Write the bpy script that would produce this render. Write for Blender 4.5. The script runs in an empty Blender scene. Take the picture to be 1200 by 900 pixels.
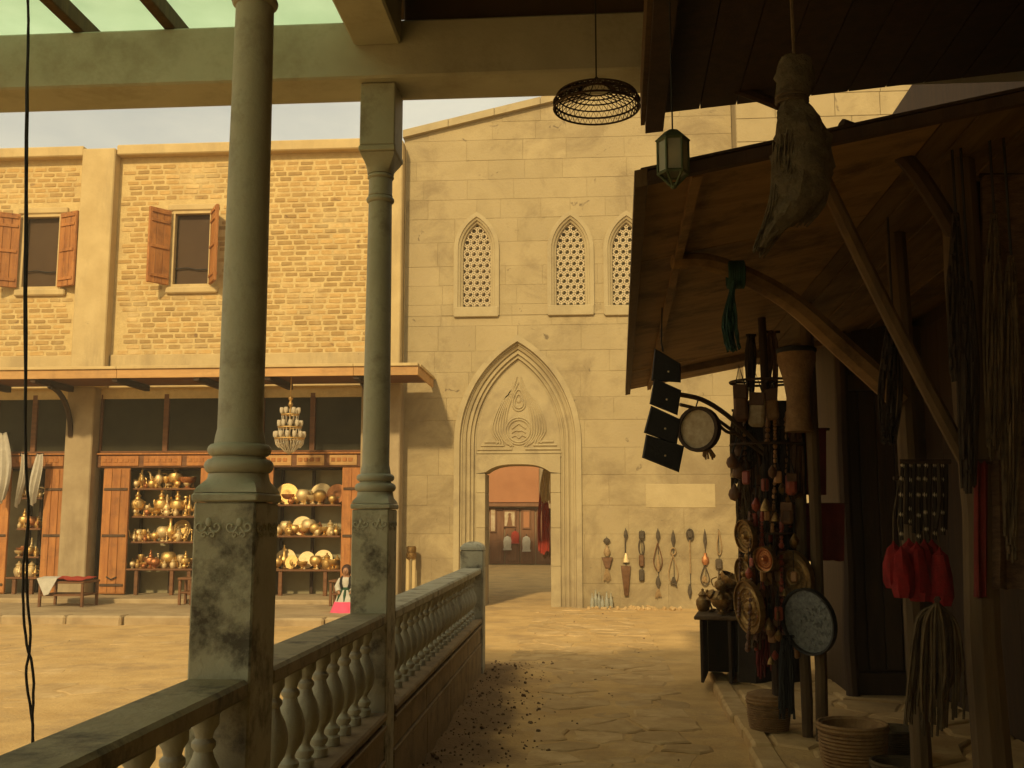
import bpy, bmesh, math, random
from math import sin, cos, pi, radians as R, sqrt, atan2
from mathutils import Vector, Matrix, Euler, noise
from mathutils.geometry import delaunay_2d_cdt
random.seed(7)
rnd = random.uniform
S = bpy.context.scene
COL = S.collection

# ------------------------------------------------------------------ camera, sky, sun, exposure
EYE = 1.6
YAW = math.atan(90 / 1200); PITCH = math.atan(159 / 1200)
cd = bpy.data.cameras.new('camera'); cam = bpy.data.objects.new('camera', cd); COL.objects.link(cam)
cam.location = (0, 0, EYE); cam.rotation_euler = (pi / 2 + PITCH, 0, YAW)
cd.sensor_width = 36; cd.lens = 36; cd.clip_start = 0.05; cd.clip_end = 2000
S.camera = cam

SUN_EL, SUN_AZ = R(32), R(12)          # the sun stands behind the camera, 12 degrees to its left
wd = bpy.data.worlds.new('World'); S.world = wd; wd.use_nodes = True
nt = wd.node_tree; nt.nodes.clear()
wo = nt.nodes.new('ShaderNodeOutputWorld'); bg = nt.nodes.new('ShaderNodeBackground')
sky = nt.nodes.new('ShaderNodeTexSky'); sky.sky_type = 'NISHITA'; sky.sun_disc = False
sky.sun_elevation = SUN_EL; sky.sun_rotation = pi + SUN_AZ; sky.dust_density = 3.0; sky.air_density = 1.0; sky.ozone_density = 1.0
tc = nt.nodes.new('ShaderNodeTexCoord'); mp = nt.nodes.new('ShaderNodeMapping'); mp.inputs['Scale'].default_value = (1, 1, 2.6)
nz = nt.nodes.new('ShaderNodeTexNoise'); nz.inputs['Scale'].default_value = 3.2; nz.inputs['Detail'].default_value = 7; nz.inputs['Roughness'].default_value = 0.55
cr = nt.nodes.new('ShaderNodeValToRGB'); cr.color_ramp.elements[0].position = 0.36; cr.color_ramp.elements[1].position = 0.66
cr.color_ramp.elements[0].color = (0.55, 0.55, 0.55, 1); cr.color_ramp.elements[1].color = (0.92, 0.92, 0.92, 1)
mx = nt.nodes.new('ShaderNodeMix'); mx.data_type = 'RGBA'; mx.inputs[7].default_value = (9.8, 9.1, 6.9, 1)   # pale cream cloud
tint = nt.nodes.new('ShaderNodeMix'); tint.data_type = 'RGBA'; tint.blend_type = 'MULTIPLY'; tint.inputs[0].default_value = 1; tint.inputs[7].default_value = (1.0, 0.97, 0.80, 1)
L = nt.links.new
L(tc.outputs['Generated'], mp.inputs['Vector']); L(mp.outputs['Vector'], nz.inputs['Vector']); L(nz.outputs['Fac'], cr.inputs['Fac'])
L(sky.outputs['Color'], tint.inputs[6]); L(tint.outputs[2], mx.inputs[6]); L(cr.outputs['Color'], mx.inputs[0])
L(mx.outputs[2], bg.inputs['Color']); bg.inputs['Strength'].default_value = 0.10; L(bg.outputs[0], wo.inputs['Surface'])

sl = bpy.data.lights.new('sun', 'SUN'); sun = bpy.data.objects.new('sun', sl); COL.objects.link(sun)
sl.energy = 3.7; sl.angle = R(3); sl.color = (1.0, 0.80, 0.47)
sd = Vector((sin(SUN_AZ) * cos(SUN_EL), cos(SUN_AZ) * cos(SUN_EL), -sin(SUN_EL)))
sun.rotation_euler = sd.to_track_quat('-Z', 'Y').to_euler(); sun.location = (-6, -18, 12)
S.view_settings.view_transform = 'Standard'; S.view_settings.look = 'None'; S.view_settings.exposure = 0.0; S.view_settings.gamma = 1
S.render.resolution_x = 1024; S.render.resolution_y = 768

# ------------------------------------------------------------------ measuring helpers (photo pixel -> direction -> point on a known plane)
CM = Euler((pi / 2 + PITCH, 0, YAW)).to_matrix()
def ray(px, py): return CM @ Vector(((px - 600) / 1200, (450 - py) / 1200, -1))
def onY(px, py, Y):
    d = ray(px, py); t = Y / d.y; return Vector((d.x * t, Y, EYE + d.z * t))
def onZ(px, py, z):
    d = ray(px, py); t = (z - EYE) / d.z; return Vector((d.x * t, d.y * t, z))
RA = -math.atan(35 / 1200)               # the shop row on the right stands 1.7 degrees off the arcade
RM = Matrix.Rotation(RA, 4, 'Z'); RMI = RM.inverted()
def rb(x, y, z): return RM @ Vector((x, y, z))
def onR(px, py, y):                       # pixel on the plane y = const of the right-hand shop's own axes; returns local (x, y, z)
    d = RMI.to_3x3() @ ray(px, py); t = y / d.y; return Vector((d.x * t, y, EYE + d.z * t))

# ------------------------------------------------------------------ materials
MATS = {}
def mat(name, c1, c2=None, scale=6, rough=0.8, bump=0.25, bscale=None, metal=0, rand=0.0, stretch=(1, 1, 1), stain=None, stain_amt=0.5, stain_scale=1.2,
        coords='Object', spec=0.3, bdist=0.01, translucent=0, transmission=0, sheen=0, streak=False, patch=None, spots=None):
    m = bpy.data.materials.new(name); m.use_nodes = True; t = m.node_tree; N = t.nodes; K = t.links.new
    b = N['Principled BSDF']; out = N['Material Output']
    c2 = c2 or tuple(v * 0.72 for v in c1)
    if coords == 'World':
        g = N.new('ShaderNodeNewGeometry'); src = g.outputs['Position']
    else:
        g = N.new('ShaderNodeTexCoord'); src = g.outputs['Object']
    oi = N.new('ShaderNodeObjectInfo'); geo = N.new('ShaderNodeNewGeometry')
    ad = N.new('ShaderNodeMath'); ad.operation = 'ADD'; K(oi.outputs['Random'], ad.inputs[0]); K(geo.outputs['Random Per Island'], ad.inputs[1])
    fr = N.new('ShaderNodeMath'); fr.operation = 'FRACT'; K(ad.outputs[0], fr.inputs[0])
    mp = N.new('ShaderNodeMapping'); mp.inputs['Scale'].default_value = stretch; K(src, mp.inputs['Vector'])
    n1 = N.new('ShaderNodeTexNoise'); n1.inputs['Scale'].default_value = scale; n1.inputs['Detail'].default_value = 8; n1.inputs['Roughness'].default_value = 0.62
    K(mp.outputs['Vector'], n1.inputs['Vector'])
    r1 = N.new('ShaderNodeValToRGB'); r1.color_ramp.elements[0].position = 0.33; r1.color_ramp.elements[1].position = 0.67
    r1.color_ramp.elements[0].color = (*c2, 1); r1.color_ramp.elements[1].color = (*c1, 1); K(n1.outputs['Fac'], r1.inputs['Fac'])
    col = r1.outputs['Color']
    if stain:
        n2 = N.new('ShaderNodeTexNoise'); n2.inputs['Scale'].default_value = stain_scale; n2.inputs['Detail'].default_value = 9; n2.inputs['Roughness'].default_value = 0.7
        if streak:
            m2 = N.new('ShaderNodeMapping'); m2.inputs['Scale'].default_value = (1, 1, 0.22); K(src, m2.inputs['Vector']); K(m2.outputs['Vector'], n2.inputs['Vector'])
        else: K(src, n2.inputs['Vector'])
        r2 = N.new('ShaderNodeValToRGB'); r2.color_ramp.elements[0].position = 0.50; r2.color_ramp.elements[1].position = 0.66
        r2.color_ramp.elements[0].color = (0, 0, 0, 1); r2.color_ramp.elements[1].color = (stain_amt,) * 3 + (1,)
        K(n2.outputs['Fac'], r2.inputs['Fac'])
        mm = N.new('ShaderNodeMix'); mm.data_type = 'RGBA'; K(r2.outputs['Color'], mm.inputs[0]); K(col, mm.inputs[6]); mm.inputs[7].default_value = (*stain, 1); col = mm.outputs[2]
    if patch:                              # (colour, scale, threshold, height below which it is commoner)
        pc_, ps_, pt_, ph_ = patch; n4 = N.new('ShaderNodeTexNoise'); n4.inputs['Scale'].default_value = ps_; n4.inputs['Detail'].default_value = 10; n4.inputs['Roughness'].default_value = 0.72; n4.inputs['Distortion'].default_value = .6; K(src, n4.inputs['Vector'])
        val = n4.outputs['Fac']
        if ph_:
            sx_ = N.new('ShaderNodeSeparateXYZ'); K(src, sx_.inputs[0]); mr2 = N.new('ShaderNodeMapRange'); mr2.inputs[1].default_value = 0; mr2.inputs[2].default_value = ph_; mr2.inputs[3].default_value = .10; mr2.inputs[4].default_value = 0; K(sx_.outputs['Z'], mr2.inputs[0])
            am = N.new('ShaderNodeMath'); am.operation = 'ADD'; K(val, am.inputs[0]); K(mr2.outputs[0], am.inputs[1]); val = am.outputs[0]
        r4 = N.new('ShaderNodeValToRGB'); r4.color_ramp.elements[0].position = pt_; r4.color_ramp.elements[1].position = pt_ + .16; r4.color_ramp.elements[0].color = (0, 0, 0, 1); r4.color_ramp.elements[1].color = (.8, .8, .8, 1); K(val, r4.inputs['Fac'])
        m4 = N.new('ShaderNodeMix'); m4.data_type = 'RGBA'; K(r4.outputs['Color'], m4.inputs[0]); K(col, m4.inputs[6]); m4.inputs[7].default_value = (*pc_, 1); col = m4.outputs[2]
    if spots:                              # (colour, scale, threshold)
        n5 = N.new('ShaderNodeTexNoise'); n5.inputs['Scale'].default_value = spots[1]; n5.inputs['Detail'].default_value = 5; n5.inputs['Roughness'].default_value = 0.6; n5.inputs['Distortion'].default_value = 1.2; K(src, n5.inputs['Vector'])
        r5 = N.new('ShaderNodeValToRGB'); r5.color_ramp.elements[0].position = spots[2]; r5.color_ramp.elements[1].position = spots[2] + .05; r5.color_ramp.elements[0].color = (0, 0, 0, 1); r5.color_ramp.elements[1].color = (.85, .85, .85, 1); K(n5.outputs['Fac'], r5.inputs['Fac'])
        m5 = N.new('ShaderNodeMix'); m5.data_type = 'RGBA'; K(r5.outputs['Color'], m5.inputs[0]); K(col, m5.inputs[6]); m5.inputs[7].default_value = (*spots[0], 1); col = m5.outputs[2]
    if rand:
        hs = N.new('ShaderNodeHueSaturation'); mr = N.new('ShaderNodeMapRange'); mr.inputs[3].default_value = 1 - rand; mr.inputs[4].default_value = 1 + rand
        K(fr.outputs[0], mr.inputs[0]); K(mr.outputs[0], hs.inputs['Value']); K(col, hs.inputs['Color']); col = hs.outputs['Color']
    K(col, b.inputs['Base Color'])
    b.inputs['Roughness'].default_value = rough; b.inputs['Metallic'].default_value = metal; b.inputs['Specular IOR Level'].default_value = spec
    if transmission: b.inputs['Transmission Weight'].default_value = transmission
    if bump:
        n3 = N.new('ShaderNodeTexNoise'); n3.inputs['Scale'].default_value = bscale or scale * 4; n3.inputs['Detail'].default_value = 6; n3.inputs['Roughness'].default_value = 0.65
        K(mp.outputs['Vector'], n3.inputs['Vector'])
        bp = N.new('ShaderNodeBump'); bp.inputs['Strength'].default_value = bump; bp.inputs['Distance'].default_value = bdist
        K(n3.outputs['Fac'], bp.inputs['Height']); K(bp.outputs['Normal'], b.inputs['Normal'])
    if translucent:
        tr = N.new('ShaderNodeBsdfTranslucent'); K(col, tr.inputs['Color']); ms = N.new('ShaderNodeMixShader'); ms.inputs[0].default_value = translucent
        K(b.outputs[0], ms.inputs[1]); K(tr.outputs[0], ms.inputs[2]); K(ms.outputs[0], out.inputs['Surface'])
    MATS[name] = m
    return m
mat('sand', (.60, .395, .152), (.46, .285, .10), 2.2, .95, .5, 26, coords='World', stain=(.33, .215, .098), stain_amt=.7, stain_scale=1.3, bdist=.03)
mat('paving', (.52, .345, .14), (.40, .252, .096), 5, .85, .6, 22, coords='World', rand=.10, stain=(.60, .42, .195), stain_amt=.85, stain_scale=2.2, bdist=.015)
mat('concrete', (.42, .305, .155), (.31, .215, .10), 3, .9, .5, 30, coords='World', stain=(.16, .11, .06), stain_amt=.5, stain_scale=1.0)
mat('brick', (.49, .31, .105), (.39, .235, .075), 7, .9, .7, 40, coords='World', rand=.22, stain=(.60, .44, .195), stain_amt=.95, stain_scale=1.0, spots=((.22, .13, .055), 2.6, .66))
mat('mortar', (.66, .485, .20), (.56, .395, .155), 9, .95, .8, 40, coords='World', bdist=.02, stain=(.45, .31, .13), stain_amt=.6, stain_scale=1.4)
mat('plaster', (.57, .42, .185), (.48, .34, .142), 2.5, .9, .5, 20, coords='World', stain=(.36, .255, .115), stain_amt=.7, stain_scale=1.6, streak=True, spots=((.25, .17, .08), 4, .69))
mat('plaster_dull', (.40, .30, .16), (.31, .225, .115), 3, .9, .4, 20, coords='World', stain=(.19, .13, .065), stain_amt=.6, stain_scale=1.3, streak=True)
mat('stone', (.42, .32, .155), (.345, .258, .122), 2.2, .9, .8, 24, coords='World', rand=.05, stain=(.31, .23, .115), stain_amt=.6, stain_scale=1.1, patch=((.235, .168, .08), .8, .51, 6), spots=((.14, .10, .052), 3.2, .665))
mat('stone_wall', (.35, .265, .13), (.29, .218, .105), 3, .95, .5, 24, coords='World', patch=((.24, .175, .09), .75, .54, 5.5))
mat('stone_smooth', (.43, .335, .168), (.365, .28, .138), 2.6, .88, .5, 24, coords='World', stain=(.33, .25, .13), stain_amt=.5, stain_scale=1.5, streak=True, patch=((.27, .20, .105), 1.1, .55, 5.5))
mat('lattice', (.58, .455, .26), (.50, .385, .21), 8, .9, .3, coords='World')
mat('paint_green', (.44, .425, .315), (.365, .35, .25), 5, .6, .4, 30, coords='World', stain=(.15, .125, .075), stain_amt=.6, stain_scale=5)
mat('paint_worn', (.42, .395, .28), (.335, .31, .21), 6, .6, .6, 30, coords='World', stain=(.05, .038, .022), stain_amt=.92, stain_scale=5.5)
mat('paint_soiled', (.30, .25, .15), (.20, .16, .09), 6, .6, .7, 26, coords='World', stain=(.03, .023, .013), stain_amt=.9, stain_scale=5)
mat('paint_brown', (.27, .195, .10), (.19, .13, .065), 5, .7, .6, 26, coords='World', stain=(.08, .052, .025), stain_amt=.7, stain_scale=4)
mat('paint_beam', (.46, .45, .345), (.39, .375, .28), 3, .7, .3, 18, coords='World', stain=(.22, .185, .11), stain_amt=.5, stain_scale=2.0)
mat('panel_green', (.80, .93, .80), (.70, .84, .70), 2, .5, .05, translucent=.85, coords='World')
mat('ceiling', (.09, .055, .025), (.06, .036, .016), 4, .9, .3, coords='World')
mat('beam_brown', (.19, .13, .065), (.14, .09, .045), 4, .85, .3, coords='World')
mat('wood_orange', (.46, .19, .045), (.31, .11, .025), 3, .6, .35, 12, stretch=(6, 6, .7), coords='World', rand=.12, stain=(.16, .06, .018), stain_amt=.5, stain_scale=5)
mat('wood_fascia', (.55, .315, .105), (.42, .22, .07), 3, .7, .3, 12, stretch=(.7, 6, 6), coords='World', rand=.07, stain=(.26, .14, .05), stain_amt=.5, stain_scale=2)
mat('wood_brown', (.20, .085, .027), (.12, .048, .016), 3, .65, .35, 14, stretch=(1, 6, 6), coords='World', rand=.1)
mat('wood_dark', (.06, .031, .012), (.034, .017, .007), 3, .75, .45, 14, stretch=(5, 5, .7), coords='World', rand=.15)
mat('wood_plank', (.21, .125, .047), (.125, .07, .026), 2.5, .8, .5, 10, stretch=(5, .6, 5), coords='World', rand=.16, stain=(.07, .036, .014), stain_amt=.8, stain_scale=1.8)
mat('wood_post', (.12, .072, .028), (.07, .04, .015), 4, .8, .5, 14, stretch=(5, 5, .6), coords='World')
mat('wood_ply', (.31, .185, .07), (.19, .105, .037), 2.0, .8, .8, 10, stretch=(.8, 3.2, 3.2), coords='World', rand=.1, stain=(.06, .031, .012), stain_amt=.85, stain_scale=2.2)
mat('brass', (.80, .53, .19), (.62, .38, .11), 14, .46, .5, metal=.85, rand=.15, spec=.5)
mat('brass_pale', (.82, .64, .33), (.66, .47, .20), 14, .55, .5, metal=.7, rand=.12, spec=.5)
mat('copper', (.58, .25, .09), (.40, .15, .05), 14, .48, .5, metal=.85, rand=.1, spec=.5)
mat('brass_dull', (.38, .23, .075), (.17, .095, .032), 26, .42, .7, 60, metal=.9, rand=.1, spec=.5)
mat('silver', (.24, .24, .20), (.10, .10, .085), 34, .5, 1.0, 60, metal=.7, spec=.5)
mat('iron', (.035, .03, .024), (.02, .017, .013), 8, .6, .3, metal=.4)
mat('iron_rust', (.12, .07, .035), (.06, .035, .02), 8, .7, .4, metal=.3)
mat('glass_dark', (.05, .042, .02), (.03, .025, .012), 2, .5, .0, spec=.06, coords='World')
mat('glass_brown', (.085, .048, .02), (.065, .035, .015), 1.5, .5, .0, spec=.08, coords='World')
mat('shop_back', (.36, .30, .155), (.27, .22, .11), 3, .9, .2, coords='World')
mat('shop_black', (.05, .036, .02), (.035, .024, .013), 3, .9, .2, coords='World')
mat('cloth_white', (.70, .64, .50), (.56, .50, .37), 9, .95, .3, 60, translucent=.25)
mat('cloth_red', (.42, .05, .022), (.30, .032, .016), 9, .95, .4, 60)
mat('cloth_darkred', (.135, .014, .009), (.085, .009, .006), 9, .95, .4, 60)
mat('tassel_red', (.25, .010, .008), (.15, .006, .005), 20, .9, .6, 90)
mat('cloth_pink', (.78, .10, .17), (.62, .07, .12), 9, .9, .3, 60)
mat('cloth_green', (.035, .085, .04), (.02, .05, .025), 9, .9, .3, 60)
mat('cloth_black', (.02, .018, .015), (.012, .011, .009), 9, .9, .3, 60)
mat('skin', (.36, .18, .09), (.32, .155, .075), 9, .55, .1)
mat('hair', (.06, .026, .014), (.035, .015, .008), 30, .6, .5, 80)
mat('leather_black', (.012, .010, .008), (.008, .007, .006), 12, .7, .4, 50)
mat('leather_brown', (.16, .075, .026), (.09, .04, .014), 12, .6, .5, 40, rand=.25)
mat('wicker', (.30, .175, .066), (.19, .10, .036), 18, .85, .7, 60, rand=.08)
mat('wicker_dark', (.055, .030, .013), (.035, .018, .008), 18, .8, .4)
mat('sack', (.15, .115, .06), (.07, .05, .025), 24, .95, 1.0, 70, bdist=.02)
mat('yarn', (.115, .075, .034), (.05, .032, .015), 14, .95, .6, 60, rand=.3)
mat('yarn_dark', (.04, .026, .014), (.022, .014, .008), 14, .95, .5, 60, rand=.3)
mat('yarn_teal', (.022, .06, .042), (.012, .034, .024), 14, .9, .5, 60, rand=.2)
mat('beads_red', (.33, .07, .035), (.20, .04, .02), 8, .35, .1, rand=.3)
mat('beads_amber', (.42, .21, .07), (.28, .13, .04), 8, .35, .1, rand=.3)
mat('beads_brown', (.15, .068, .03), (.09, .038, .017), 8, .45, .1, rand=.3)
mat('rug', (.15, .085, .04), (.06, .03, .016), 16, .95, .6, 60, stretch=(1, 1, 3))
mat('cream_paper', (.62, .50, .30), (.42, .28, .14), 7, .8, .1, coords='World')
mat('red_paint', (.46, .20, .08), (.38, .155, .058), 1.6, .8, .2, coords='World')
mat('inner_wood', (.26, .12, .05), (.18, .08, .032), 3, .8, .3, stretch=(5, 5, .7), coords='World', rand=.1)
mat('glass_clear', (.62, .60, .45), (.55, .53, .38), 5, .25, .05, transmission=.6, spec=.5)
mat('crystal', (.85, .74, .5), (.75, .62, .4), 5, .12, .0, transmission=.45, spec=.6)
mat('lantern_green', (.10, .125, .06), (.06, .075, .035), 12, .55, .3, metal=.4)
mat('ornament_tan', (.40, .26, .11), (.24, .15, .06), 20, .6, .4, metal=.2)
mat('ornament_dark', (.10, .07, .035), (.055, .038, .02), 16, .75, .5)
mat('drumskin', (.50, .40, .24), (.33, .24, .12), 22, .8, .3)

# ------------------------------------------------------------------ mesh and object helpers
ROOT = {}
class MB:
    def __init__(s): s.v = []; s.f = []
    def add(s, vs, fs, M=None):
        o = len(s.v)
        s.v += [tuple(M @ Vector(v)) for v in vs] if M else [tuple(v) for v in vs]
        s.f += [tuple(i + o for i in f) for f in fs]
        return s
    def box(s, x0, x1, y0, y1, z0, z1, M=None):
        vs = [(x, y, z) for x in (x0, x1) for y in (y0, y1) for z in (z0, z1)]
        return s.add(vs, [(0, 1, 3, 2), (4, 6, 7, 5), (0, 4, 5, 1), (2, 3, 7, 6), (0, 2, 6, 4), (1, 5, 7, 3)], M)
    def cbox(s, x0, x1, y0, y1, z0, z1, b=.01, M=None):
        vs = []; idx = {}
        X, Y, Z = (x0, x1), (y0, y1), (z0, z1)
        for i in (0, 1):
            for j in (0, 1):
                for k in (0, 1):
                    px, py, pz = X[i], Y[j], Z[k]; dx, dy, dz = b * (1 - 2 * i), b * (1 - 2 * j), b * (1 - 2 * k)
                    idx[i, j, k, 0] = len(vs); vs.append((px, py + dy, pz + dz))
                    idx[i, j, k, 1] = len(vs); vs.append((px + dx, py, pz + dz))
                    idx[i, j, k, 2] = len(vs); vs.append((px + dx, py + dy, pz))
        fs = []; q = ((0, 0), (0, 1), (1, 1), (1, 0))
        for i in (0, 1):
            fs.append(tuple(idx[i, a, c, 0] for a, c in q)); fs.append(tuple(idx[a, i, c, 1] for a, c in q)); fs.append(tuple(idx[a, c, i, 2] for a, c in q))
        for a in (0, 1):
            for c in (0, 1):
                fs.append((idx[a, c, 0, 0], idx[a, c, 1, 0], idx[a, c, 1, 1], idx[a, c, 0, 1]))
                fs.append((idx[a, 0, c, 0], idx[a, 1, c, 0], idx[a, 1, c, 2], idx[a, 0, c, 2]))
                fs.append((idx[0, a, c, 1], idx[1, a, c, 1], idx[1, a, c, 2], idx[0, a, c, 2]))
                for k in (0, 1): fs.append((idx[a, c, k, 0], idx[a, c, k, 1], idx[a, c, k, 2]))
        return s.add(vs, fs, M)
    def lathe(s, prof, n=14, c=(0, 0, 0), M=None, sx=1, sy=1, caps=True, wob=None):
        vs = []; fs = []
        for k, (r, z) in enumerate(prof):
            for i in range(n):
                a = 2 * pi * i / n; q = wob(a, z) if wob else 1
                vs.append((c[0] + r * q * cos(a) * sx, c[1] + r * q * sin(a) * sy, c[2] + z))
        for k in range(len(prof) - 1):
            for i in range(n): j = (i + 1) % n; fs.append((k * n + i, k * n + j, (k + 1) * n + j, (k + 1) * n + i))
        if caps:
            if prof[0][0] > 1e-5: fs.append(tuple(range(n - 1, -1, -1)))
            if prof[-1][0] > 1e-5: fs.append(tuple((len(prof) - 1) * n + i for i in range(n)))
        return s.add(vs, fs, M)
    def tube(s, path, r, n=6, M=None, closed=False):
        P = [Vector(p) for p in path]; m = len(P); vs = []; fs = []
        rr = r if isinstance(r, (list, tuple)) else [r] * m
        up = None
        for k in range(m):
            if closed: t = P[(k + 1) % m] - P[k - 1]
            else: t = P[min(k + 1, m - 1)] - P[max(k - 1, 0)]
            if t.length < 1e-9: t = Vector((0, 0, 1))
            t.normalize()
            if up is None:
                up = Vector((0, 0, 1)) if abs(t.z) < .9 else Vector((1, 0, 0))
            u = t.cross(up)
            if u.length < 1e-6: u = t.orthogonal()
            u.normalize(); w = u.cross(t).normalized(); up = w
            for i in range(n):
                a = 2 * pi * i / n; vs.append(P[k] + (u * cos(a) + w * sin(a)) * rr[k])
        for k in range(m if closed else m - 1):
            k2 = (k + 1) % m
            for i in range(n): j = (i + 1) % n; fs.append((k * n + i, k * n + j, k2 * n + j, k2 * n + i))
        if not closed: fs.append(tuple(range(n - 1, -1, -1))); fs.append(tuple((m - 1) * n + i for i in range(n)))
        return s.add(vs, fs, M)
    def ball(s, c, r, n=8, k=5, sx=1, sy=1, sz=1, M=None):
        return s.lathe([(max(1e-6, r * sin(pi * i / k)), -r * sz * cos(pi * i / k)) for i in range(k + 1)], n, c, M, sx, sy, caps=False)
    def prism_xz(s, poly, y0, y1, inset=0, M=None):      # convex polygon in x/z, from y0 (front) back to y1, front edge chamfered by inset
        n = len(poly); cx = sum(p[0] for p in poly) / n; cz = sum(p[1] for p in poly) / n
        vs = []
        def ins(p):
            dx, dz = cx - p[0], cz - p[1]; l = sqrt(dx * dx + dz * dz) or 1; k = min(inset * 1.3, l * .4); return (p[0] + dx / l * k, p[1] + dz / l * k)
        if inset:
            vs += [(*(lambda q: (q[0], y0, q[1]))(ins(p)),) for p in poly]; vs += [(p[0], y0 + inset, p[1]) for p in poly]; vs += [(p[0], y1, p[1]) for p in poly]; lv = 3
        else:
            vs += [(p[0], y0, p[1]) for p in poly]; vs += [(p[0], y1, p[1]) for p in poly]; lv = 2
        fs = [tuple(range(n))]
        for l in range(lv - 1):
            for i in range(n): j = (i + 1) % n; fs.append((l * n + i, l * n + j, (l + 1) * n + j, (l + 1) * n + i))
        fs.append(tuple((lv - 1) * n + i for i in range(n)))
        return s.add(vs, fs, M)
    def mesh(s, name, m, smooth=False, inv=None, fix=True):
        me = bpy.data.meshes.new(name)
        me.from_pydata([tuple(inv @ Vector(v)) for v in s.v] if inv else s.v, [], s.f)
        if fix:
            b = bmesh.new(); b.from_mesh(me); bmesh.ops.recalc_face_normals(b, faces=b.faces); b.to_mesh(me); b.free()
        if smooth:
            me.polygons.foreach_set('use_smooth', [True] * len(me.polygons))
            me.set_sharp_from_angle(angle=R(38))
        me.materials.append(MATS[m]); return me
    def build(s, name, m, parent=None, smooth=False, origin=None, fix=True):
        inv = None
        if parent is not None: inv = ROOT[parent.name].inverted()
        elif origin is not None: inv = Matrix.Translation(-Vector(origin))
        o = bpy.data.objects.new(name, s.mesh(name, m, smooth, inv, fix)); COL.objects.link(o)
        if parent is not None: o.parent = parent; ROOT[o.name] = ROOT[parent.name]
        elif origin is not None: o.location = origin; ROOT[o.name] = Matrix.Translation(Vector(origin))
        else: ROOT[o.name] = Matrix.Identity(4)
        return o
def tag(o, label=None, cat=None, group=None, kind=None):
    if label: o['label'] = label
    if cat: o['category'] = cat
    if group: o['group'] = group
    if kind: o['kind'] = kind
    return o
def thing(name, label, cat, loc=(0, 0, 0), rz=0, group=None):
    o = bpy.data.objects.new(name, None); COL.objects.link(o); o.location = loc; o.rotation_euler = (0, 0, rz); o.empty_display_size = .1
    ROOT[o.name] = Matrix.Translation(Vector(loc)) @ Matrix.Rotation(rz, 4, 'Z')
    return tag(o, label, cat, group)
def place(name, me, parent, loc, rot=(0, 0, 0), scl=(1, 1, 1)):       # shared mesh, world position, as a part
    o = bpy.data.objects.new(name, me); COL.objects.link(o); o.parent = parent
    inv = ROOT[parent.name].inverted()
    o.location = inv @ Vector(loc); o.rotation_euler = rot; o.scale = scl; ROOT[o.name] = ROOT[parent.name]
    return o
def struct(name, mb, m, **k):
    return tag(mb.build(name, m, **k), kind='structure')
def copy_tree(o, parent=None):
    c = o.copy(); COL.objects.link(c); c.parent = parent
    for ch in [x for x in ALLCH.get(o.name, [])]: copy_tree(ch, c)
    return c
ALLCH = {}
def fbm(x, y, z=0, o=4, h=.5):
    a = 1; s = 0; f = 1
    for _ in range(o): s += a * noise.noise((x * f, y * f, z * f)); a *= h; f *= 2.03
    return s
def rotz(a, c=(0, 0, 0)): c = Vector(c); return Matrix.Translation(c) @ Matrix.Rotation(a, 4, 'Z') @ Matrix.Translation(-c)
def clip(poly, a, b, c):                   # keep a*x + b*z <= c
    out = []
    for i in range(len(poly)):
        p, q = poly[i - 1], poly[i]; dp, dq = a * p[0] + b * p[1] - c, a * q[0] + b * q[1] - c
        if (dp <= 0) != (dq <= 0):
            t = dp / (dp - dq); out.append((p[0] + (q[0] - p[0]) * t, p[1] + (q[1] - p[1]) * t))
        if dq <= 0: out.append(q)
    return out
def area(p): return abs(sum(p[i - 1][0] * p[i][1] - p[i][0] * p[i - 1][1] for i in range(len(p)))) / 2
def sheet(outer, holes, y, inside):        # flat wall sheet at y with holes: triangulated
    V = []; E = []
    for loop in [outer] + holes:
        o = len(V); V += [Vector(p) for p in loop]; n = len(loop); E += [(o + i, o + (i + 1) % n) for i in range(n)]
    v, e, f, *_ = delaunay_2d_cdt(V, E, [], 0, 1e-5)
    fs = []
    for t in f:
        c = sum((v[i] for i in t), Vector((0, 0))) / len(t)
        if inside(c): fs.append(tuple(t))
    return [(p.x, y, p.y) for p in v], fs
def inpoly(p, poly):
    r = False
    for i in range(len(poly)):
        a, b = poly[i - 1], poly[i]
        if (a[1] > p[1]) != (b[1] > p[1]) and p[0] < (b[0] - a[0]) * (p[1] - a[1]) / (b[1] - a[1]) + a[0]: r = not r
    return r

# ------------------------------------------------------------------ ground and paving
YF, YW = 18.9, 19.05                       # brick shop front and stone gate wall
BX = lambda y: -1.056 - .0068 * (y - 3.2)  # walkway face of the balustrade
def ground_h(x, y):
    h = .006 + .013 * fbm(x * 1.3, y * 1.3, 0, 4) + .005 * noise.noise((x * 9, y * 9, 2))
    d = x - BX(y)
    if 0 < d + .1 < 1.1 and 3 < y < 12:      # loose soil heaped along the foot of the balustrade
        k = max(0, 1 - d / .75) * min(1, (12 - y) / 1.2)
        h += k * (.03 + .07 * abs(fbm(x * 2.2, y * 1.6, 5, 4)) + .05 * max(0, noise.noise((x * 6, y * 6, 1))) + .02 * noise.noise((x * 14, y * 14, 1)))
    e = sqrt((x + 1.0) ** 2 + (y - 10.9) ** 2)
    h += .07 * max(0, 1 - e / .5) * (1 + .5 * noise.noise((x * 8, y * 8, 0)))
    return h
def soil(x, y):
    d = x - BX(y) - .42 - .30 * fbm(x * 1.4, y * .9, 9, 4) - .12 * noise.noise((x * 7, y * 7, 4))
    return max(0, min(1, -d / .22 + .5)) * max(0, min(1, (12.2 - y + noise.noise((x * 3, y * 3, 1))) / 1.4)) if x > BX(y) - .1 and y > 2.5 else 0
gx0, gx1, gy0, gy1 = -12, 6, 3, 38
mb = MB(); xs = [gx0 + i * .09 for i in range(int((gx1 - gx0) / .09) + 1)]; ys = []
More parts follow.
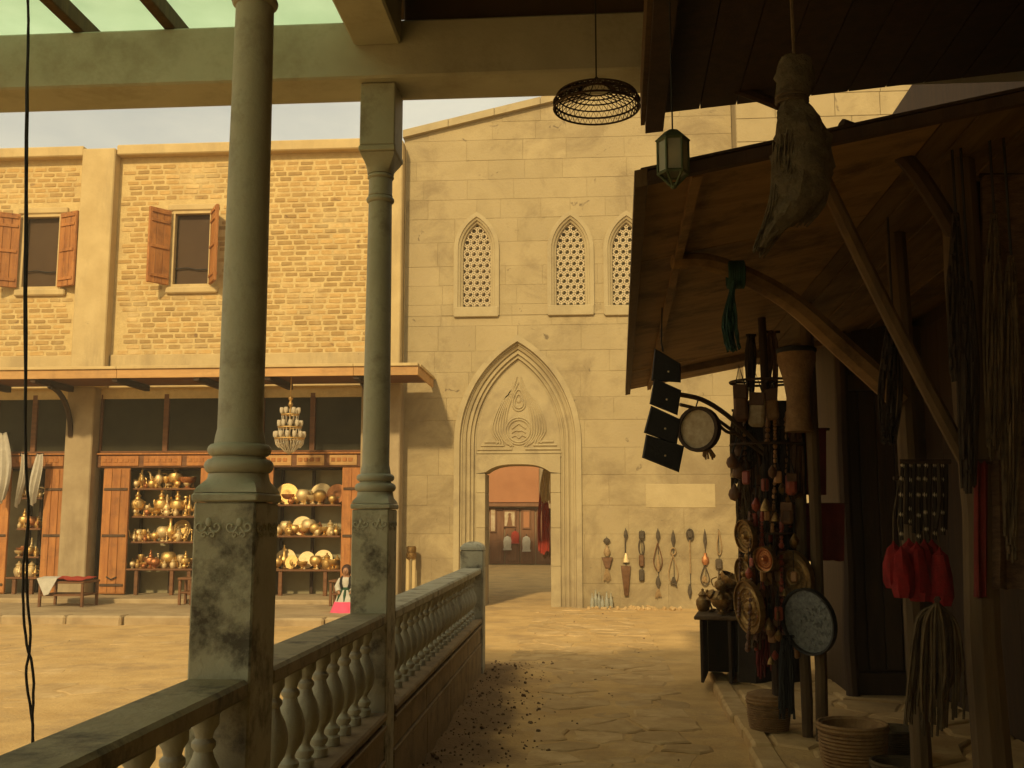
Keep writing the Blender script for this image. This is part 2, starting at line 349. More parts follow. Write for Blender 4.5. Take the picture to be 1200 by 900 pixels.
y = gy0
while y < gy1: ys.append(y); y += .075 + max(0, y - 8) * .006
ys.append(gy1); nx = len(xs)
for j, y in enumerate(ys):
    for i, x in enumerate(xs):
        edge = i in (0, nx - 1) or j in (0, len(ys) - 1)
        mb.v.append((x, y, 0 if edge else ground_h(x, y)))
for j in range(len(ys) - 1):
    for i in range(nx - 1): a = j * nx + i; mb.f.append((a, a + 1, a + nx + 1, a + nx))
gx1 = xs[-1]
for x0, x1, y0, y1 in ((-400, gx0, -400, 400), (gx1, 400, -400, 400), (gx0, gx1, -400, gy0), (gx0, gx1, gy1, 400)):
    mb.add([(x0, y0, 0), (x1, y0, 0), (x1, y1, 0), (x0, y1, 0)], [(0, 1, 2, 3)])
gr = struct('ground', mb, 'sand', smooth=True, fix=False)
at = gr.data.attributes.new('soil', 'FLOAT', 'POINT'); at.data.foreach_set('value', [soil(v[0], v[1]) if abs(v[0]) < 20 else 0 for v in mb.v])
t = MATS['sand'].node_tree; b = t.nodes['Principled BSDF']; src = b.inputs['Base Color'].links[0].from_socket
an = t.nodes.new('ShaderNodeAttribute'); an.attribute_name = 'soil'; mm = t.nodes.new('ShaderNodeMix'); mm.data_type = 'RGBA'; mm.inputs[7].default_value = (.135, .080, .036, 1)
mu = t.nodes.new('ShaderNodeMath'); mu.operation = 'MULTIPLY'; mu.inputs[1].default_value = .85; t.links.new(an.outputs['Fac'], mu.inputs[0]); t.links.new(mu.outputs[0], mm.inputs[0]); t.links.new(src, mm.inputs[6]); t.links.new(mm.outputs[2], b.inputs['Base Color'])

def stones(parent, x0, x1, y0, y1, sx, sy, top, mname, jit=.42, gap=.012, skip=None, M=None, name='paving_stone', keep=1.0, thick=.05, tilt=.02):
    nxs = max(1, round((x1 - x0) / sx)); nys = max(1, round((y1 - y0) / sy)); sx = (x1 - x0) / nxs; sy = (y1 - y0) / nys
    random.seed(int(x0 * 100) + nys); pt = {}
    for j in range(-1, nys + 1):
        for i in range(-1, nxs + 1): pt[i, j] = (x0 + (i + .5 + (.5 if j % 2 else 0) - .25 + rnd(-jit, jit)) * sx, y0 + (j + .5 + rnd(-jit, jit)) * sy)
    for j in range(nys):
        for i in range(nxs):
            c = pt[i, j]; poly = [(c[0] - sx * 1.2, c[1] - sy * 1.2), (c[0] + sx * 1.2, c[1] - sy * 1.2), (c[0] + sx * 1.2, c[1] + sy * 1.2), (c[0] - sx * 1.2, c[1] + sy * 1.2)]
            for dj in (-2, -1, 0, 1, 2):
                for di in (-2, -1, 0, 1, 2):
                    o = pt.get((i + di, j + dj))
                    if (di or dj) and o: a, b = o[0] - c[0], o[1] - c[1]; poly = clip(poly, a, b, a * (c[0] + o[0]) / 2 + b * (c[1] + o[1]) / 2)
            poly = clip(clip(poly, -1, 0, -x0), 1, 0, x1)
            if len(poly) < 3 or area(poly) < .02: continue
            cx = sum(p[0] for p in poly) / len(poly); cy = sum(p[1] for p in poly) / len(poly)
            if (skip and skip(cx, cy)) or random.random() > keep: continue
            fine = []
            for k in range(len(poly)):
                p, q = poly[k], poly[(k + 1) % len(poly)]; fine.append(p); l = sqrt((p[0] - q[0]) ** 2 + (p[1] - q[1]) ** 2)
                if l > .18: w = noise.noise(((p[0] + q[0]) * 3, (p[1] + q[1]) * 3, 0)) * .05; fine.append(((p[0] + q[0]) / 2 + (q[1] - p[1]) / l * w, (p[1] + q[1]) / 2 - (q[0] - p[0]) / l * w))
            poly = fine; t = top + rnd(-.008, .008); tx, ty = rnd(-tilt, tilt), rnd(-tilt, tilt)
            def ring(g, z):
                out = []
                for p in poly:
                    dx, dy = cx - p[0], cy - p[1]; l = sqrt(dx * dx + dy * dy) or 1
                    out.append((p[0] + dx / l * g - cx, p[1] + dy / l * g - cy, z + (p[0] - cx) * tx + (p[1] - cy) * ty))
                return out
            n = len(poly); q = MB(); q.v = ring(gap + .03, t) + ring(gap + .006, t - .010) + ring(gap, t - thick)
            q.f = [tuple(range(n))]
            for l in range(2):
                for k in range(n): k2 = (k + 1) % n; q.f.append((l * n + k2, l * n + k, (l + 1) * n + k, (l + 1) * n + k2))
            w = Vector((cx, cy, 0)); w = (M @ w) if M else w
            place(name, q.mesh(name, mname, False, None, True), parent, w, (0, 0, RA if M else 0))
base = MB().box(-1.0, 1.0, 4.8, 18.9, -.12, -.06)
walk = struct('walkway', base, 'sand')
stones(walk, -.95, .86, 5.4, 18.9, .44, .40, .012, 'paving', skip=lambda x, y: (x < -.45 and y < 11) or (y > 14 and noise.noise((x, y, 3)) > .1))
yard = struct('courtyard_paving', MB().box(-8.5, -1.5, 6.5, 15.2, -.12, -.06), 'sand')
stones(yard, -8.6, -1.5, 6.6, 15.2, .52, .50, .001, 'paving', keep=.85, tilt=.012)
# pavement of the left shops: raised slab with a worn kerb
mb = MB(); x = -14
while x < -2.95:
    w = rnd(.7, 1.1); x2 = min(x + w, -2.9)
    x = x2
pav = struct('shop_pavement', MB().box(-15, -3.1, 15.75, 19.6, -.1, .13), 'concrete')
random.seed(3); x = -14
while x < -3.2:
    x2 = min(x + rnd(.75, 1.2), -3.12); y0 = 15.5 + rnd(-.03, .03)
    MB().cbox(x + .008, x2 - .008, y0, 15.83, -.08, .135 + rnd(-.012, .012), .03, rotz(rnd(-.012, .012), (x, 15.6, 0))).build('kerb_stone', 'concrete', pav); x = x2
MB().cbox(-14, -3.25, 17.95, 19.5, .09, .205, .02).build('shop_step', 'concrete', pav)
# low pavement in front of the right-hand shop
rp = struct('right_pavement', MB().box(.98, 3.4, 3.0, 11.1, -.1, .072, RM), 'sand')
y = 3.0; random.seed(5)
while y < 11.0:
    y2 = min(y + rnd(.5, .9), 11.1)
    MB().cbox(.86 + rnd(-.02, .02), 1.02, y + .008, y2 - .008, -.06, .092 + rnd(-.012, .012), .02, RM).build('kerb_stone', 'paving', rp); y = y2
stones(rp, 1.03, 3.1, 4.6, 11.0, .50, .46, .088, 'paving', M=RM, thick=.03)

# ------------------------------------------------------------------ brick building over the shops
BB = thing('brick_building', 'two storey brick building with shuttered windows above a row of shops', 'building', (-8.5, YF, 0))
fx = lambda px, Y=YF, py=440: onY(px, py, Y).x
gx = lambda px, Y=YF: onY(px, 610, Y).x
fz = lambda px, py, Y=YF: onY(px, py, Y).z
XR = fx(471); XL = -15.0
Z_BAND0, Z_BAND1 = 4.1, fz(380, 413); Z_TOP = fz(380, 181)
wins = [(fx(15), fx(62)), (fx(194), fx(242))]; wz0, wz1 = fz(218, 336), fz(218, 247)
def rect_sheet(mb, x0, x1, z0, z1, holes, y0, y1):
    X = sorted({x0, x1, *[h[0] for h in holes], *[h[1] for h in holes]}); Z = sorted({z0, z1, *[h[2] for h in holes], *[h[3] for h in holes]})
    hole = lambda cx, cz: any(h[0] < cx < h[1] and h[2] < cz < h[3] for h in holes)
    for i in range(len(X) - 1):
        for k in range(len(Z) - 1):
            if hole((X[i] + X[i + 1]) / 2, (Z[k] + Z[k + 1]) / 2): continue
            for y in (y0, y1): mb.add([(X[i], y, Z[k]), (X[i + 1], y, Z[k]), (X[i + 1], y, Z[k + 1]), (X[i], y, Z[k + 1])], [(0, 1, 2, 3)])
    for a, b, c, d in holes + [(x0, x1, z0, z1)]:
        for p, q in (((a, c), (b, c)), ((b, c), (b, d)), ((b, d), (a, d)), ((a, d), (a, c))):
            mb.add([(p[0], y0, p[1]), (q[0], y0, q[1]), (q[0], y1, q[1]), (p[0], y1, p[1])], [(0, 1, 2, 3)])
mb = MB(); rect_sheet(mb, XL, XR, 3.9, Z_TOP + .1, [(a, b, wz0, wz1) for a, b in wins], YF + .018, YF + .35)
wall = mb.build('wall', 'mortar', BB, fix=False)
MB().box(XL, XR, YF + .36, YF + 6, 3.9, Z_TOP - .1).build('rear_block', 'plaster_dull', BB)
# bricks: one course about 106 mm, laid in running bond, roughly pointed
pil = [(fx(89), fx(128)), (fx(455), fx(471))]
specs = []; random.seed(11); z = Z_BAND1 + .012; k = 0
while z < Z_TOP - .12:
    x = XL + (k % 2) * .15
    while x < XR - .05:
        w = rnd(.235, .325); x2 = x + w
        mid = (x + x2) / 2; bad = any(a - .03 < x2 and x < b + .03 for a, b in pil)
        for a, b in wins:
            if a - .10 < x2 and x < b + .10 and wz0 - .16 < z + .09 and z < wz1 + .16: bad = True
        if not bad and x > -13: specs.append((x, x2 - rnd(.026, .042), z + rnd(-.004, .004), .070 + rnd(-.007, .006)))
        x = x2
    z += .106; k += 1
variants = []
for i in range(8):
    q = MB().cbox(-.5, .5, -.5, .5, -.5, .5, .09)
    q.v = [(x * (.96 + rnd(-.03, .03)), y * .04 + (rnd(-.003, .003) if y < 0 else 0), zz + rnd(-.045, .045)) for x, y, zz in q.v]
    variants.append(q)
vm = [q.mesh('brick', 'brick', False, None, True) for q in variants]
vis = lambda s: (CM.inverted() @ (Vector((s[0], YF, s[2])) - cam.location))
def shown(s):
    c = vis(s); px = 600 - 1200 * c.x / c.z; py = 450 + 1200 * c.y / c.z
    py = 450 - 1200 * c.y / -c.z
    return px > -5 and not (250 < px < 308) and not (420 < px < 452)
order = sorted(specs, key=lambda s: (not shown(s), -s[0]))
for s in order[:300]:
    place('brick', random.choice(vm), wall, ((s[0] + s[1]) / 2, YF + .030 + rnd(-.004, .004), s[2] + s[3] / 2), (0, 0, rnd(-.006, .006)), (s[1] - s[0], 1, s[3]))
q = MB()
for s in order[300:]:
    vv = random.choice(variants); q.add(vv.v, vv.f, Matrix.Translation(((s[0] + s[1]) / 2, YF + .030 + rnd(-.004, .004), s[2] + s[3] / 2)) @ Matrix.Diagonal((s[1] - s[0], 1, s[3], 1)))
tag(q.build('bricks', 'brick', wall), kind='stuff')
# plaster piers, coping, band
for a, b in pil:
    zt = fz(110, 179); MB().cbox(a, b, YF - .24, YF + .10, Z_BAND0, zt, .02).build('pilaster', 'plaster', BB)
zc0, zc1 = fz(380, 180), fz(380, 167)
segs = [(XL, fx(89) - .005), (fx(128) + .005, fx(455) - .005)]
for a, b in segs:
    MB().cbox(a, b, YF - .19, YF + .4, zc0 + .02, zc1, .02).build('coping', 'plaster', BB)
MB().box(XL, XR, YF + .39, YF + 6.0, Z_TOP - .1, Z_TOP + .0).build('roof', 'plaster_dull', BB)
for a, b in ((XL, fx(89) - .01), (fx(128) + .01, fx(455) - .01)):
    MB().cbox(a, b, YF - .045, YF + .06, Z_BAND0, Z_BAND1, .015).build('plaster_band', 'plaster', BB)
# shuttered windows
for wi, (a, b) in enumerate(wins):
    W = MB(); t = .055
    for bx in ((a + .002, a + t, wz0 + .002, wz1 - .002), (b - t, b - .002, wz0 + .002, wz1 - .002), (a + t, b - t, wz1 - t, wz1 - .002), (a + t, b - t, wz0 + .002, wz0 + t)):
        W.box(bx[0], bx[1], YF + .0, YF + .11, bx[2], bx[3])
    win = W.build('window', 'plaster', BB)
    MB().box(a + t, b - t, YF + .14, YF + .15, wz0 + t, wz1 - t).build('pane', 'glass_brown', win)
    MB().tube([(a + t, YF + .10, wz0 + .38), ((a + b) / 2 - .1, YF + .10, wz0 + .40), ((a + b) / 2 + .1, YF + .10, wz0 + .36), (b - t, YF + .10, wz0 + .37)], .012).build('rail', 'iron', win)
    MB().cbox(a - .09, b + .12, YF - .03, YF + .1, wz1 + .003, wz1 + .13, .02).build('lintel', 'plaster', win)
    MB().cbox(a - .07, b + .16, YF - .06, YF + .1, wz0 - .14, wz0 - .003, .025).build('sill', 'plaster', win)
    lw = (b - a) / 2 + .05
    for sgn, hx, ang in ((-1, a, 52), (1, b, 58)):
        if wi == 0 and sgn == 1: ang = 22
        if wi == 0 and sgn == -1: ang = 30
        Mh = Matrix.Translation((hx, YF - .035, 0)) @ Matrix.Rotation(R(ang) * sgn * (-1 if sgn > 0 else -1) * (1 if sgn > 0 else 1), 4, 'Z')
        Mh = Matrix.Translation((hx + sgn * .012, YF - .045, 0)) @ Matrix.Rotation((-1 if sgn > 0 else 1) * R(ang), 4, 'Z')
        sh = MB()
        nb = 3
        x0, x1 = (0, lw) if sgn > 0 else (-lw, 0)
        sh.cbox(x0, x1, -.014, .014, wz0 + .02, wz1 - .01, .004, Mh)
        leaf = sh.build('shutter', 'wood_orange', BB)
        for q in range(nb):
            u0 = x0 + (x1 - x0) * q / nb; u1 = x0 + (x1 - x0) * (q + 1) / nb
            for ys in (-.030, .0145):
                MB().cbox(u0 + .004, u1 - .004, ys, ys + .0155, wz0 + .025, wz1 - .015, .004, Mh).build('board', 'wood_orange', leaf)
        for zz in (wz0 + .14, (wz0 + wz1) / 2 - .05, wz1 - .30, wz1 - .12):
            for ys in (-.052, .031):
                MB().cbox(x0 + .04, x1 - .04, ys, ys + .021, zz, zz + .06, .005, Mh).build('batten', 'wood_orange', leaf)
# canopy over the shops
CY = 17.25
cz0, cz1 = fz(420, 440, CY), fz(420, 426, CY); CXR = fx(490, CY)
can = MB().box(XL, CXR - .03, CY + .03, YF - .25, cz0 + .05, cz1 - .03).build('canopy', 'wood_brown', BB)
x = XL; random.seed(4)
while x < CXR - .01:
    x2 = min(x + rnd(2.0, 3.0), CXR)
    if CXR - x2 < .5: x2 = CXR
    MB().cbox(x + .003, x2 - .003, CY, CY + .028, cz0, cz1 - .055, .004).build('fascia_board', 'wood_fascia', can)
    MB().cbox(x + .003, x2 - .003, CY - .035, CY + .12, cz1 - .052, cz1, .006).build('fascia_cap', 'plaster', can); x = x2
MB().cbox(CXR - .028, CXR, CY + .03, YF + .1, cz0, cz1 - .055, .004).build('fascia_board', 'wood_fascia', can)
MB().cbox(CXR - .1, CXR + .03, CY + .121, YF + .1, cz1 - .052, cz1 - .001, .006).build('fascia_cap', 'plaster', can)
for px in (20, 92, 180, 268, 345, 440):
    cx = fx(px); MB().cbox(cx - .05, cx + .05, CY + .04, YF - .24, cz0 - .06, cz0 + .048, .008).build('joist', 'wood_dark', can)
def arc_bracket(cx, mname, parent, y0=YF - .24, z1=cz0 - .06, w=.08, d=.85, h=.85, name='bracket'):
    pts = []
    for i in range(9):
        a = pi / 2 * i / 8; pts.append((cx, y0 - d * (1 - cos(a)), z1 - h * (1 - sin(a))))
    q = MB()
    q.tube(pts, .05, 6); return q.build(name, mname, parent, True)
arc_bracket(fx(94), 'wood_dark', BB); arc_bracket(fx(440), 'wood_dark', BB)
# shop floor: piers, recessed fronts
zf = .2
piers = [(gx(78), gx(110)), (gx(268), gx(302)), (gx(424), gx(470))]
for i, (a, b) in enumerate(piers):
    MB().cbox(a, b, YF - .24, YF + .35, 0.08, cz0 + .05, .02).build('pier', 'plaster_dull', BB)
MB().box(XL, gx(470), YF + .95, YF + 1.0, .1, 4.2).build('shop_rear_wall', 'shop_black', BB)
bays = [(-12.2, piers[0][0]), (piers[0][1], piers[1][0]), (piers[1][1], piers[2][0])]
for bi, (a, b) in enumerate(bays):
    zl0, zl1 = fz(200, 548), fz(200, 533)          # carved lintel
    zt0, zt1 = fz(200, 530), fz(200, 462)
    ln = MB().cbox(a + .01, b - .01, YF - .03, YF + .10, zl0, zl1, .01).build('lintel', 'wood_brown', BB)
    n = 3; w = (b - a - .1) / n
    for k in range(n):
        u0 = a + .05 + k * w + .05; u1 = u0 + w - .10
        pn = MB().cbox(u0, u1, YF - .055, YF - .025, zl0 + .03, zl1 - .02, .008).build('lintel_panel', 'wood_orange' if bi < 2 else 'wood_fascia', ln)
        q = MB(); m = int((u1 - u0) / .11)
        for j in range(m): q.cbox(u0 + .03 + j * .11, u0 + .11 + j * .11, YF - .066, YF - .05, zl0 + .10, zl1 - .07, .006)
        q.build('carving', 'wood_orange', pn)
    MB().cbox(a + .0, b - .0, YF - .07, YF + .10, zl1 + .003, zl1 + .035, .006).build('lintel_ledge', 'wood_orange', ln)
    # transom light: frame, mullion, two dark panes
    tf = MB(); tf.cbox(a + .01, b - .01, YF + .02, YF + .12, zt1, cz0 + .045, .01); tf.cbox(a + .01, b - .01, YF + .02, YF + .12, zl1 + .038, zt0 + .03, .01)
    np_ = 3 if bi == 0 else 2; pw = (b - a) / np_
    for k in range(np_ + 1): 
        c = a + k * pw; tf.cbox(max(a + .011, c - .05), min(b - .011, c + .05), YF + .015, YF + .115, zt0 + .0, zt1 + .01, .008)
    tr = tf.build('transom_window', 'wood_brown', BB)
    for k in range(np_): MB().box(a + k * pw + .06, a + (k + 1) * pw - .06, YF + .06, YF + .07, zt0 + .031, zt1 - .002).build('pane', 'glass_dark', tr)
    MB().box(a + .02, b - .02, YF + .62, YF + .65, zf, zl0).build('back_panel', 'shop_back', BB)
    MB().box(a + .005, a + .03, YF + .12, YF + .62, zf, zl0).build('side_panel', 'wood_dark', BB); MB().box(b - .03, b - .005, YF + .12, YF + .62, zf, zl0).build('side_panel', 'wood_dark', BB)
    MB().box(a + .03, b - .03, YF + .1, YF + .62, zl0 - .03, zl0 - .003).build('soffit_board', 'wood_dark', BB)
zl0 = fz(200, 548)
def door_leaf(p0, p1, Y=YF - .02, lab=None):
    a, b = gx(p0, Y), gx(p1, Y); z0, z1 = zf + .02, zl0 - .01
    d = MB().cbox(a, b, Y, Y + .04, z0, z1, .006).build('door_leaf', 'wood_orange', BB)
    n = max(2, round((b - a) / .17)); w = (b - a) / n
    for k in range(n): MB().cbox(a + k * w + .004, a + (k + 1) * w - .004, Y - .015, Y - .001, z0 + .02, z1 - .02, .005).build('board', 'wood_orange', d)
    for q in (.06, .45, .82):
        zz = z0 + (z1 - z0) * q
        MB().cbox(a + .03, b - .03, Y - .03, Y - .016, zz, zz + .05, .006).build('strap_hinge', 'iron_rust', d)
    zz = z0 + .32; MB().tube([((a + b) / 2 - .1, Y - .03, zz), ((a + b) / 2, Y - .05, zz - .05), ((a + b) / 2 + .1, Y - .03, zz)], .012).build('handle', 'iron', d)
door_leaf(119, 150); door_leaf(233, 266); door_leaf(303, 319); door_leaf(400, 423); door_leaf(50, 76); door_leaf(-22, 10)

# ------------------------------------------------------------------ stone gate wall
GX0 = onY(472, 300, YW).x; GX1 = onY(857, 150, YW).x
gz = lambda px, py: onY(px, py, YW)
pL = gz(473, 163); pM = gz(650, 120); slope = (pM.z - pL.z) / (pM.x - pL.x); RX = onY(742, 100, YW).x
topz = lambda x: pL.z + slope * (min(x, RX) - GX0) - slope * max(0, x - RX)
GW = thing('gate_wall', 'tall pale stone wall with pointed gateway and three lattice windows', 'building', ((GX0 + GX1) / 2, YW, 0))
PC = onY(606.5, 600, YW).x; UM = (onY(646.5, 600, YW).x - onY(566.5, 600, YW).x) / 80       # metres per photo pixel on this wall
class Arch:
    def __init__(s, xc, hw, zs, za, zb):     # half width, springing, apex, bottom
        s.xc, s.hw, s.zs, s.za, s.zb = xc, hw, zs, za, zb; H = za - zs; s.Rr = (hw * hw + H * H) / (2 * hw); s.cx = s.Rr - hw
    def apex(s, t): return s.zs + sqrt(max(0, (s.Rr - t) ** 2 - s.cx ** 2))
    def w(s, z, t=0):
        if z <= s.zs: return s.hw - t
        r = s.Rr - t; h = z - s.zs
        if h >= s.apex(t) - s.zs: return 0
        return max(0, sqrt(r * r - h * h) - s.cx)
    def pts(s, t, n=12, bottom=None):        # left bottom -> apex -> right bottom
        zb = s.zb if bottom is None else bottom; zt = s.apex(t); L_ = [(-(s.hw - t), zb + (s.zs - zb) * i / 4) for i in range(4)]
        amax = math.asin(min(1, (zt - s.zs) / (s.Rr - t)))
        for i in range(n + 1):
            a = amax * i / n; L_.append((s.cx - (s.Rr - t) * cos(a), s.zs + (s.Rr - t) * sin(a)))
        L_[-1] = (0, zt)
        L_ += [(-x, z) for x, z in reversed(L_[:-1])]
        return [(s.xc + x, z) for x, z in L_]
zz_ = lambda px, py: onY(px, py, YW).z
portal = Arch(PC, 75 * UM, zz_(606, 518), zz_(606, 393), -.02)
WIN = []
for pc, hw, ap, bt in ((558.5, 27.5, 249, 370), (668.5, 28, 247.5, 368), (734.5, 28, 247.5, 368)):
    c = onY(pc, 300, YW); WIN.append(Arch(c.x, hw * UM, zz_(pc, 292), zz_(pc, ap), zz_(pc, bt)))
# backing wall with true openings
outer = [(GX0, -.05), (GX1, -.05), (GX1, topz(GX1)), (RX, topz(RX)), (GX0, topz(GX0))]
holes = [portal.pts(.06, bottom=-.04)] + [w.pts(.05, bottom=w.zb + .05) for w in WIN]
vs, fs = sheet(outer, holes, YW + .007, lambda c: inpoly(c, outer) and not any(inpoly(c, h) for h in holes))
mb = MB().add(vs, fs); vs, fs = sheet(outer, holes, YW + .85, lambda c: inpoly(c, outer) and not any(inpoly(c, h) for h in holes[:1]))
mb.add(vs, fs)
for a, b in zip(outer, outer[1:] + outer[:1]): mb.add([(a[0], YW + .007, a[1]), (b[0], YW + .007, b[1]), (b[0], YW + .85, b[1]), (a[0], YW + .85, a[1])], [(0, 1, 2, 3)])
gwall = mb.build('wall', 'stone_wall', GW)
# dressed blocks
random.seed(21); z = .0; cnt = 0
def cut(poly, A, m):
    out = []; zs_ = [p[1] for p in poly]; z0, z1 = min(zs_), max(zs_); xs_ = [p[0] for p in poly]
    if z1 <= A.zb + 1e-4 or z0 >= A.za: return [poly]
    res = []
    if z0 < A.zb:
        res.append(clip(poly, 0, 1, A.zb)); poly = clip(poly, 0, -1, -A.zb); z0 = A.zb
    w0 = A.w(z0, m); w1 = A.w(min(z1, A.za), m)
    if max(xs_) < A.xc - w0 or min(xs_) > A.xc + w0: return res + [poly]
    zt = min(z1, A.apex(m))
    for sg in (-1, 1):
        x0, x1 = A.xc + sg * w0, A.xc + sg * w1
        p = clip(poly, -sg, 0, -sg * A.xc)
        nx_, nz_ = (zt - z0), -(x1 - x0)      # normal of the chord
        if zt > z0:
            s_ = 1 if sg < 0 else -1
            p = clip(p, s_ * nx_, s_ * nz_, s_ * (nx_ * x0 + nz_ * z0))
        if len(p) > 2: res.append(p)
    return res
while z < topz(RX) - .02:
    h = rnd(.36, .50) if z > 4.2 else rnd(.42, .56)
    x = GX0 - rnd(0, .5)
    while x < GX1:
        w = rnd(.7, 1.45); x2 = x + w
        polys = [[(max(x, GX0), z), (min(x2, GX1), z), (min(x2, GX1), z + h), (max(x, GX0), z + h)]]
        if x2 > GX1 - .25: x2 = GX1 + 1; polys = [[(max(x, GX0), z), (GX1, z), (GX1, z + h), (max(x, GX0), z + h)]]
        q = []
        for p in polys:
            p = clip(p, -slope, 1, pL.z - slope * GX0); p = clip(p, slope, 1, topz(RX) + slope * RX)
            if len(p) > 2: q.append(p)
        for A, m in [(portal, 3.2 * UM)] + [(W_, 2.2 * UM) for W_ in WIN]:
            nq = []
            for p in q: nq += cut(p, A, m)
            q = nq
        for p in q:
            if len(p) < 3 or area(p) < .012: continue
            g = .0022; cx = sum(a for a, b in p) / len(p); cz = sum(b for a, b in p) / len(p)
            pp = [(a + (cx - a) / (abs(cx - a) + .001) * g, b + (cz - b) / (abs(cz - b) + .001) * g) for a, b in p]
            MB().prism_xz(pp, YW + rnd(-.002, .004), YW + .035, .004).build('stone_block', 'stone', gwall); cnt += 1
        x = x2
    z += h
# coping along the gable
for (a, za_), (b, zb_) in (((GX0 - .02, topz(GX0)), (RX, topz(RX))), ((RX, topz(RX)), (GX1, topz(GX1)))):
    n = 5
    for k in range(n):
        u0, u1 = a + (b - a) * k / n, a + (b - a) * (k + 1) / n; v0, v1 = za_ + (zb_ - za_) * k / n, za_ + (zb_ - za_) * (k + 1) / n
        MB().prism_xz([(u0 + .003, v0 + .0), (u1 - .003, v1 + .0), (u1 - .003, v1 + .15), (u0 + .003, v0 + .15)], YW - .10, YW + .9, .01).build('coping', 'stone_smooth', GW)
# portal: stepped, moulded pointed arch
prof = [(0, .04), (0, -.055), (6.5, -.055), (7.2, .02), (9, .02), (9.4, .05), (13, .085), (13.4, .13), (14.6, .13), (15, .10), (18, .10), (18.4, .15), (20.2, .15), (20.6, .12), (22.2, .12), (22.6, .18), (25, .18)]
def sweep(A, prof, mname, name, parent, yb, n=14, u=UM, bottom=None):
    rows = [A.pts(t * u, n, bottom) for t, d in prof]; m = len(rows[0]); q = MB()
    for (t, d), r in zip(prof, rows): q.v += [(x, yb + d, z) for x, z in r]
    for k in range(len(prof) - 1):
        for i in range(m - 1): q.f.append((k * m + i, k * m + i + 1, (k + 1) * m + i + 1, (k + 1) * m + i))
    return q.build(name, mname, parent)
port = sweep(portal, prof, 'stone_smooth', 'portal', GW, YW)
ty = YW + .18; zl = zz_(606, 533)                               # tympanum plane and its lower edge
tym = [p for p in portal.pts(24.8 * UM, 16) if p[1] > zl]
xl_ = portal.w(zl, 24.8 * UM); tym = [(PC - xl_, zl)] + tym + [(PC + xl_, zl)]
q = MB(); q.v = [(x, ty, z) for x, z in tym] + [(PC, ty, zl)]; nn = len(tym); q.f = [(i, i + 1, nn) for i in range(nn - 1)]
tymp = q.build('tympanum', 'stone_smooth', port)
X_ = lambda zx: PC + (530 + zx / 5.294 - 604.8) * UM
Z_ = lambda zy: zz_(606, 390 + zy / 5.294)
def ridge(pts, r=.016, closed=False, name='carved_moulding'):
    q = MB(); q.tube([(X_(a), ty - .008, Z_(b)) for a, b in pts], r * 1.2, 5, closed=closed); q.build(name, 'stone_smooth', port, True)
def smooth_path(pts, n=5):
    out = []
    for i in range(len(pts) - 1):
        p0, p1, p2, p3 = pts[max(i - 1, 0)], pts[i], pts[i + 1], pts[min(i + 2, len(pts) - 1)]
        for k in range(n):
            t = k / n
            out.append(tuple(.5 * ((2 * p1[j]) + (-p0[j] + p2[j]) * t + (2 * p0[j] - 5 * p1[j] + 4 * p2[j] - p3[j]) * t * t + (-p0[j] + 3 * p1[j] - 3 * p2[j] + p3[j]) * t ** 3) for j in range(len(p1))))
    out.append(tuple(pts[-1])); return out
for k in range(6):                                             # nested ogee mouldings
    o = k * 17
    for sg in (-1, 1):
        pts = [(400 + sg * (3 + k * 9), 238 + k * 26 if k > 0 else 300), (400 + sg * (30 + k * 14), 360 + k * 10), (400 + sg * (72 + o * .92), 480 + k * 6), (400 + sg * (84 + o), 600), (400 + sg * (66 + o * .8), 662 + k * 1), (400 + sg * (34 + o * .9), 700 if k < 2 else 690)]
        if k >= 3: pts = pts[:5] + [(400 + sg * (100 + (k - 3) * 22), 690 - (k - 3) * 4)]
        ridge(smooth_path(pts), .0155)
for k, (yy, xo) in enumerate(((672, 120), (694, 92), (718, 42))):
    for sg in (-1, 1): ridge([(400 + sg * xo, yy), (400 + sg * (218 + k * 22), yy)], .018)
for yy in (741, 762): ridge([(134, yy), (666, yy)], .018)
for r_ in (84, 70): ridge([(400 + r_ * cos(a * pi / 14), 604 + r_ * sin(a * pi / 14)) for a in range(28)], .016, True, 'carved_ring')
for r_ in (46, 30): ridge([(400 + r_ * .9 * cos(a * pi / 12) * (1 if a > 12 else 1), 432 + r_ * sin(a * pi / 12) - (r_ * .9 * max(0, -sin(a * pi / 12)) ** 3)) for a in range(24)], .014, True, 'carved_teardrop')
for i in range(3): ridge(smooth_path([(356, 590 + i * 26), (380, 572 + i * 30), (400, 560 + i * 44), (420, 572 + i * 30), (444, 590 + i * 26)], 4), .013, name='carved_leaf')
q = MB(); q.ball((X_(400), ty, Z_(415)), .05, 10, 6, sy=.4); q.build('carved_boss', 'stone_smooth', port, True)
# door surround with a flat arched head
DL, DR = onY(567.5, 600, YW).x, onY(645, 600, YW).x; dzs, dza = zz_(606, 553), zz_(606, 543.5)
jy = YW + .14
for a, b in ((PC - portal.w(1, 24.9 * UM), DL), (DR, PC + portal.w(1, 24.9 * UM))):
    zz0 = 0.0
    for k in range(4):
        zz1 = [.75, 1.45, 2.1, dzs - .02][k]; MB().cbox(a, b, jy, YW + .9, zz0 - (.05 if k == 0 else 0), zz1 - .004, .006).build('jamb_stone', 'stone_smooth', port); zz0 = zz1
hd = MB(); n = 12
top = [(PC - portal.w(zl, 24.9 * UM), zl), (PC + portal.w(zl, 24.9 * UM), zl)]
arc = [(DL + (DR - DL) * i / n, dzs + (dza - dzs) * (1 - abs(2 * i / n - 1) ** 3.2)) for i in range(n + 1)]
xa, xb = top[0][0], top[1][0]
xsA = [xa] + [p[0] for p in arc] + [xb]; lo = [dzs - .02] + [p[1] for p in arc] + [dzs - .02]
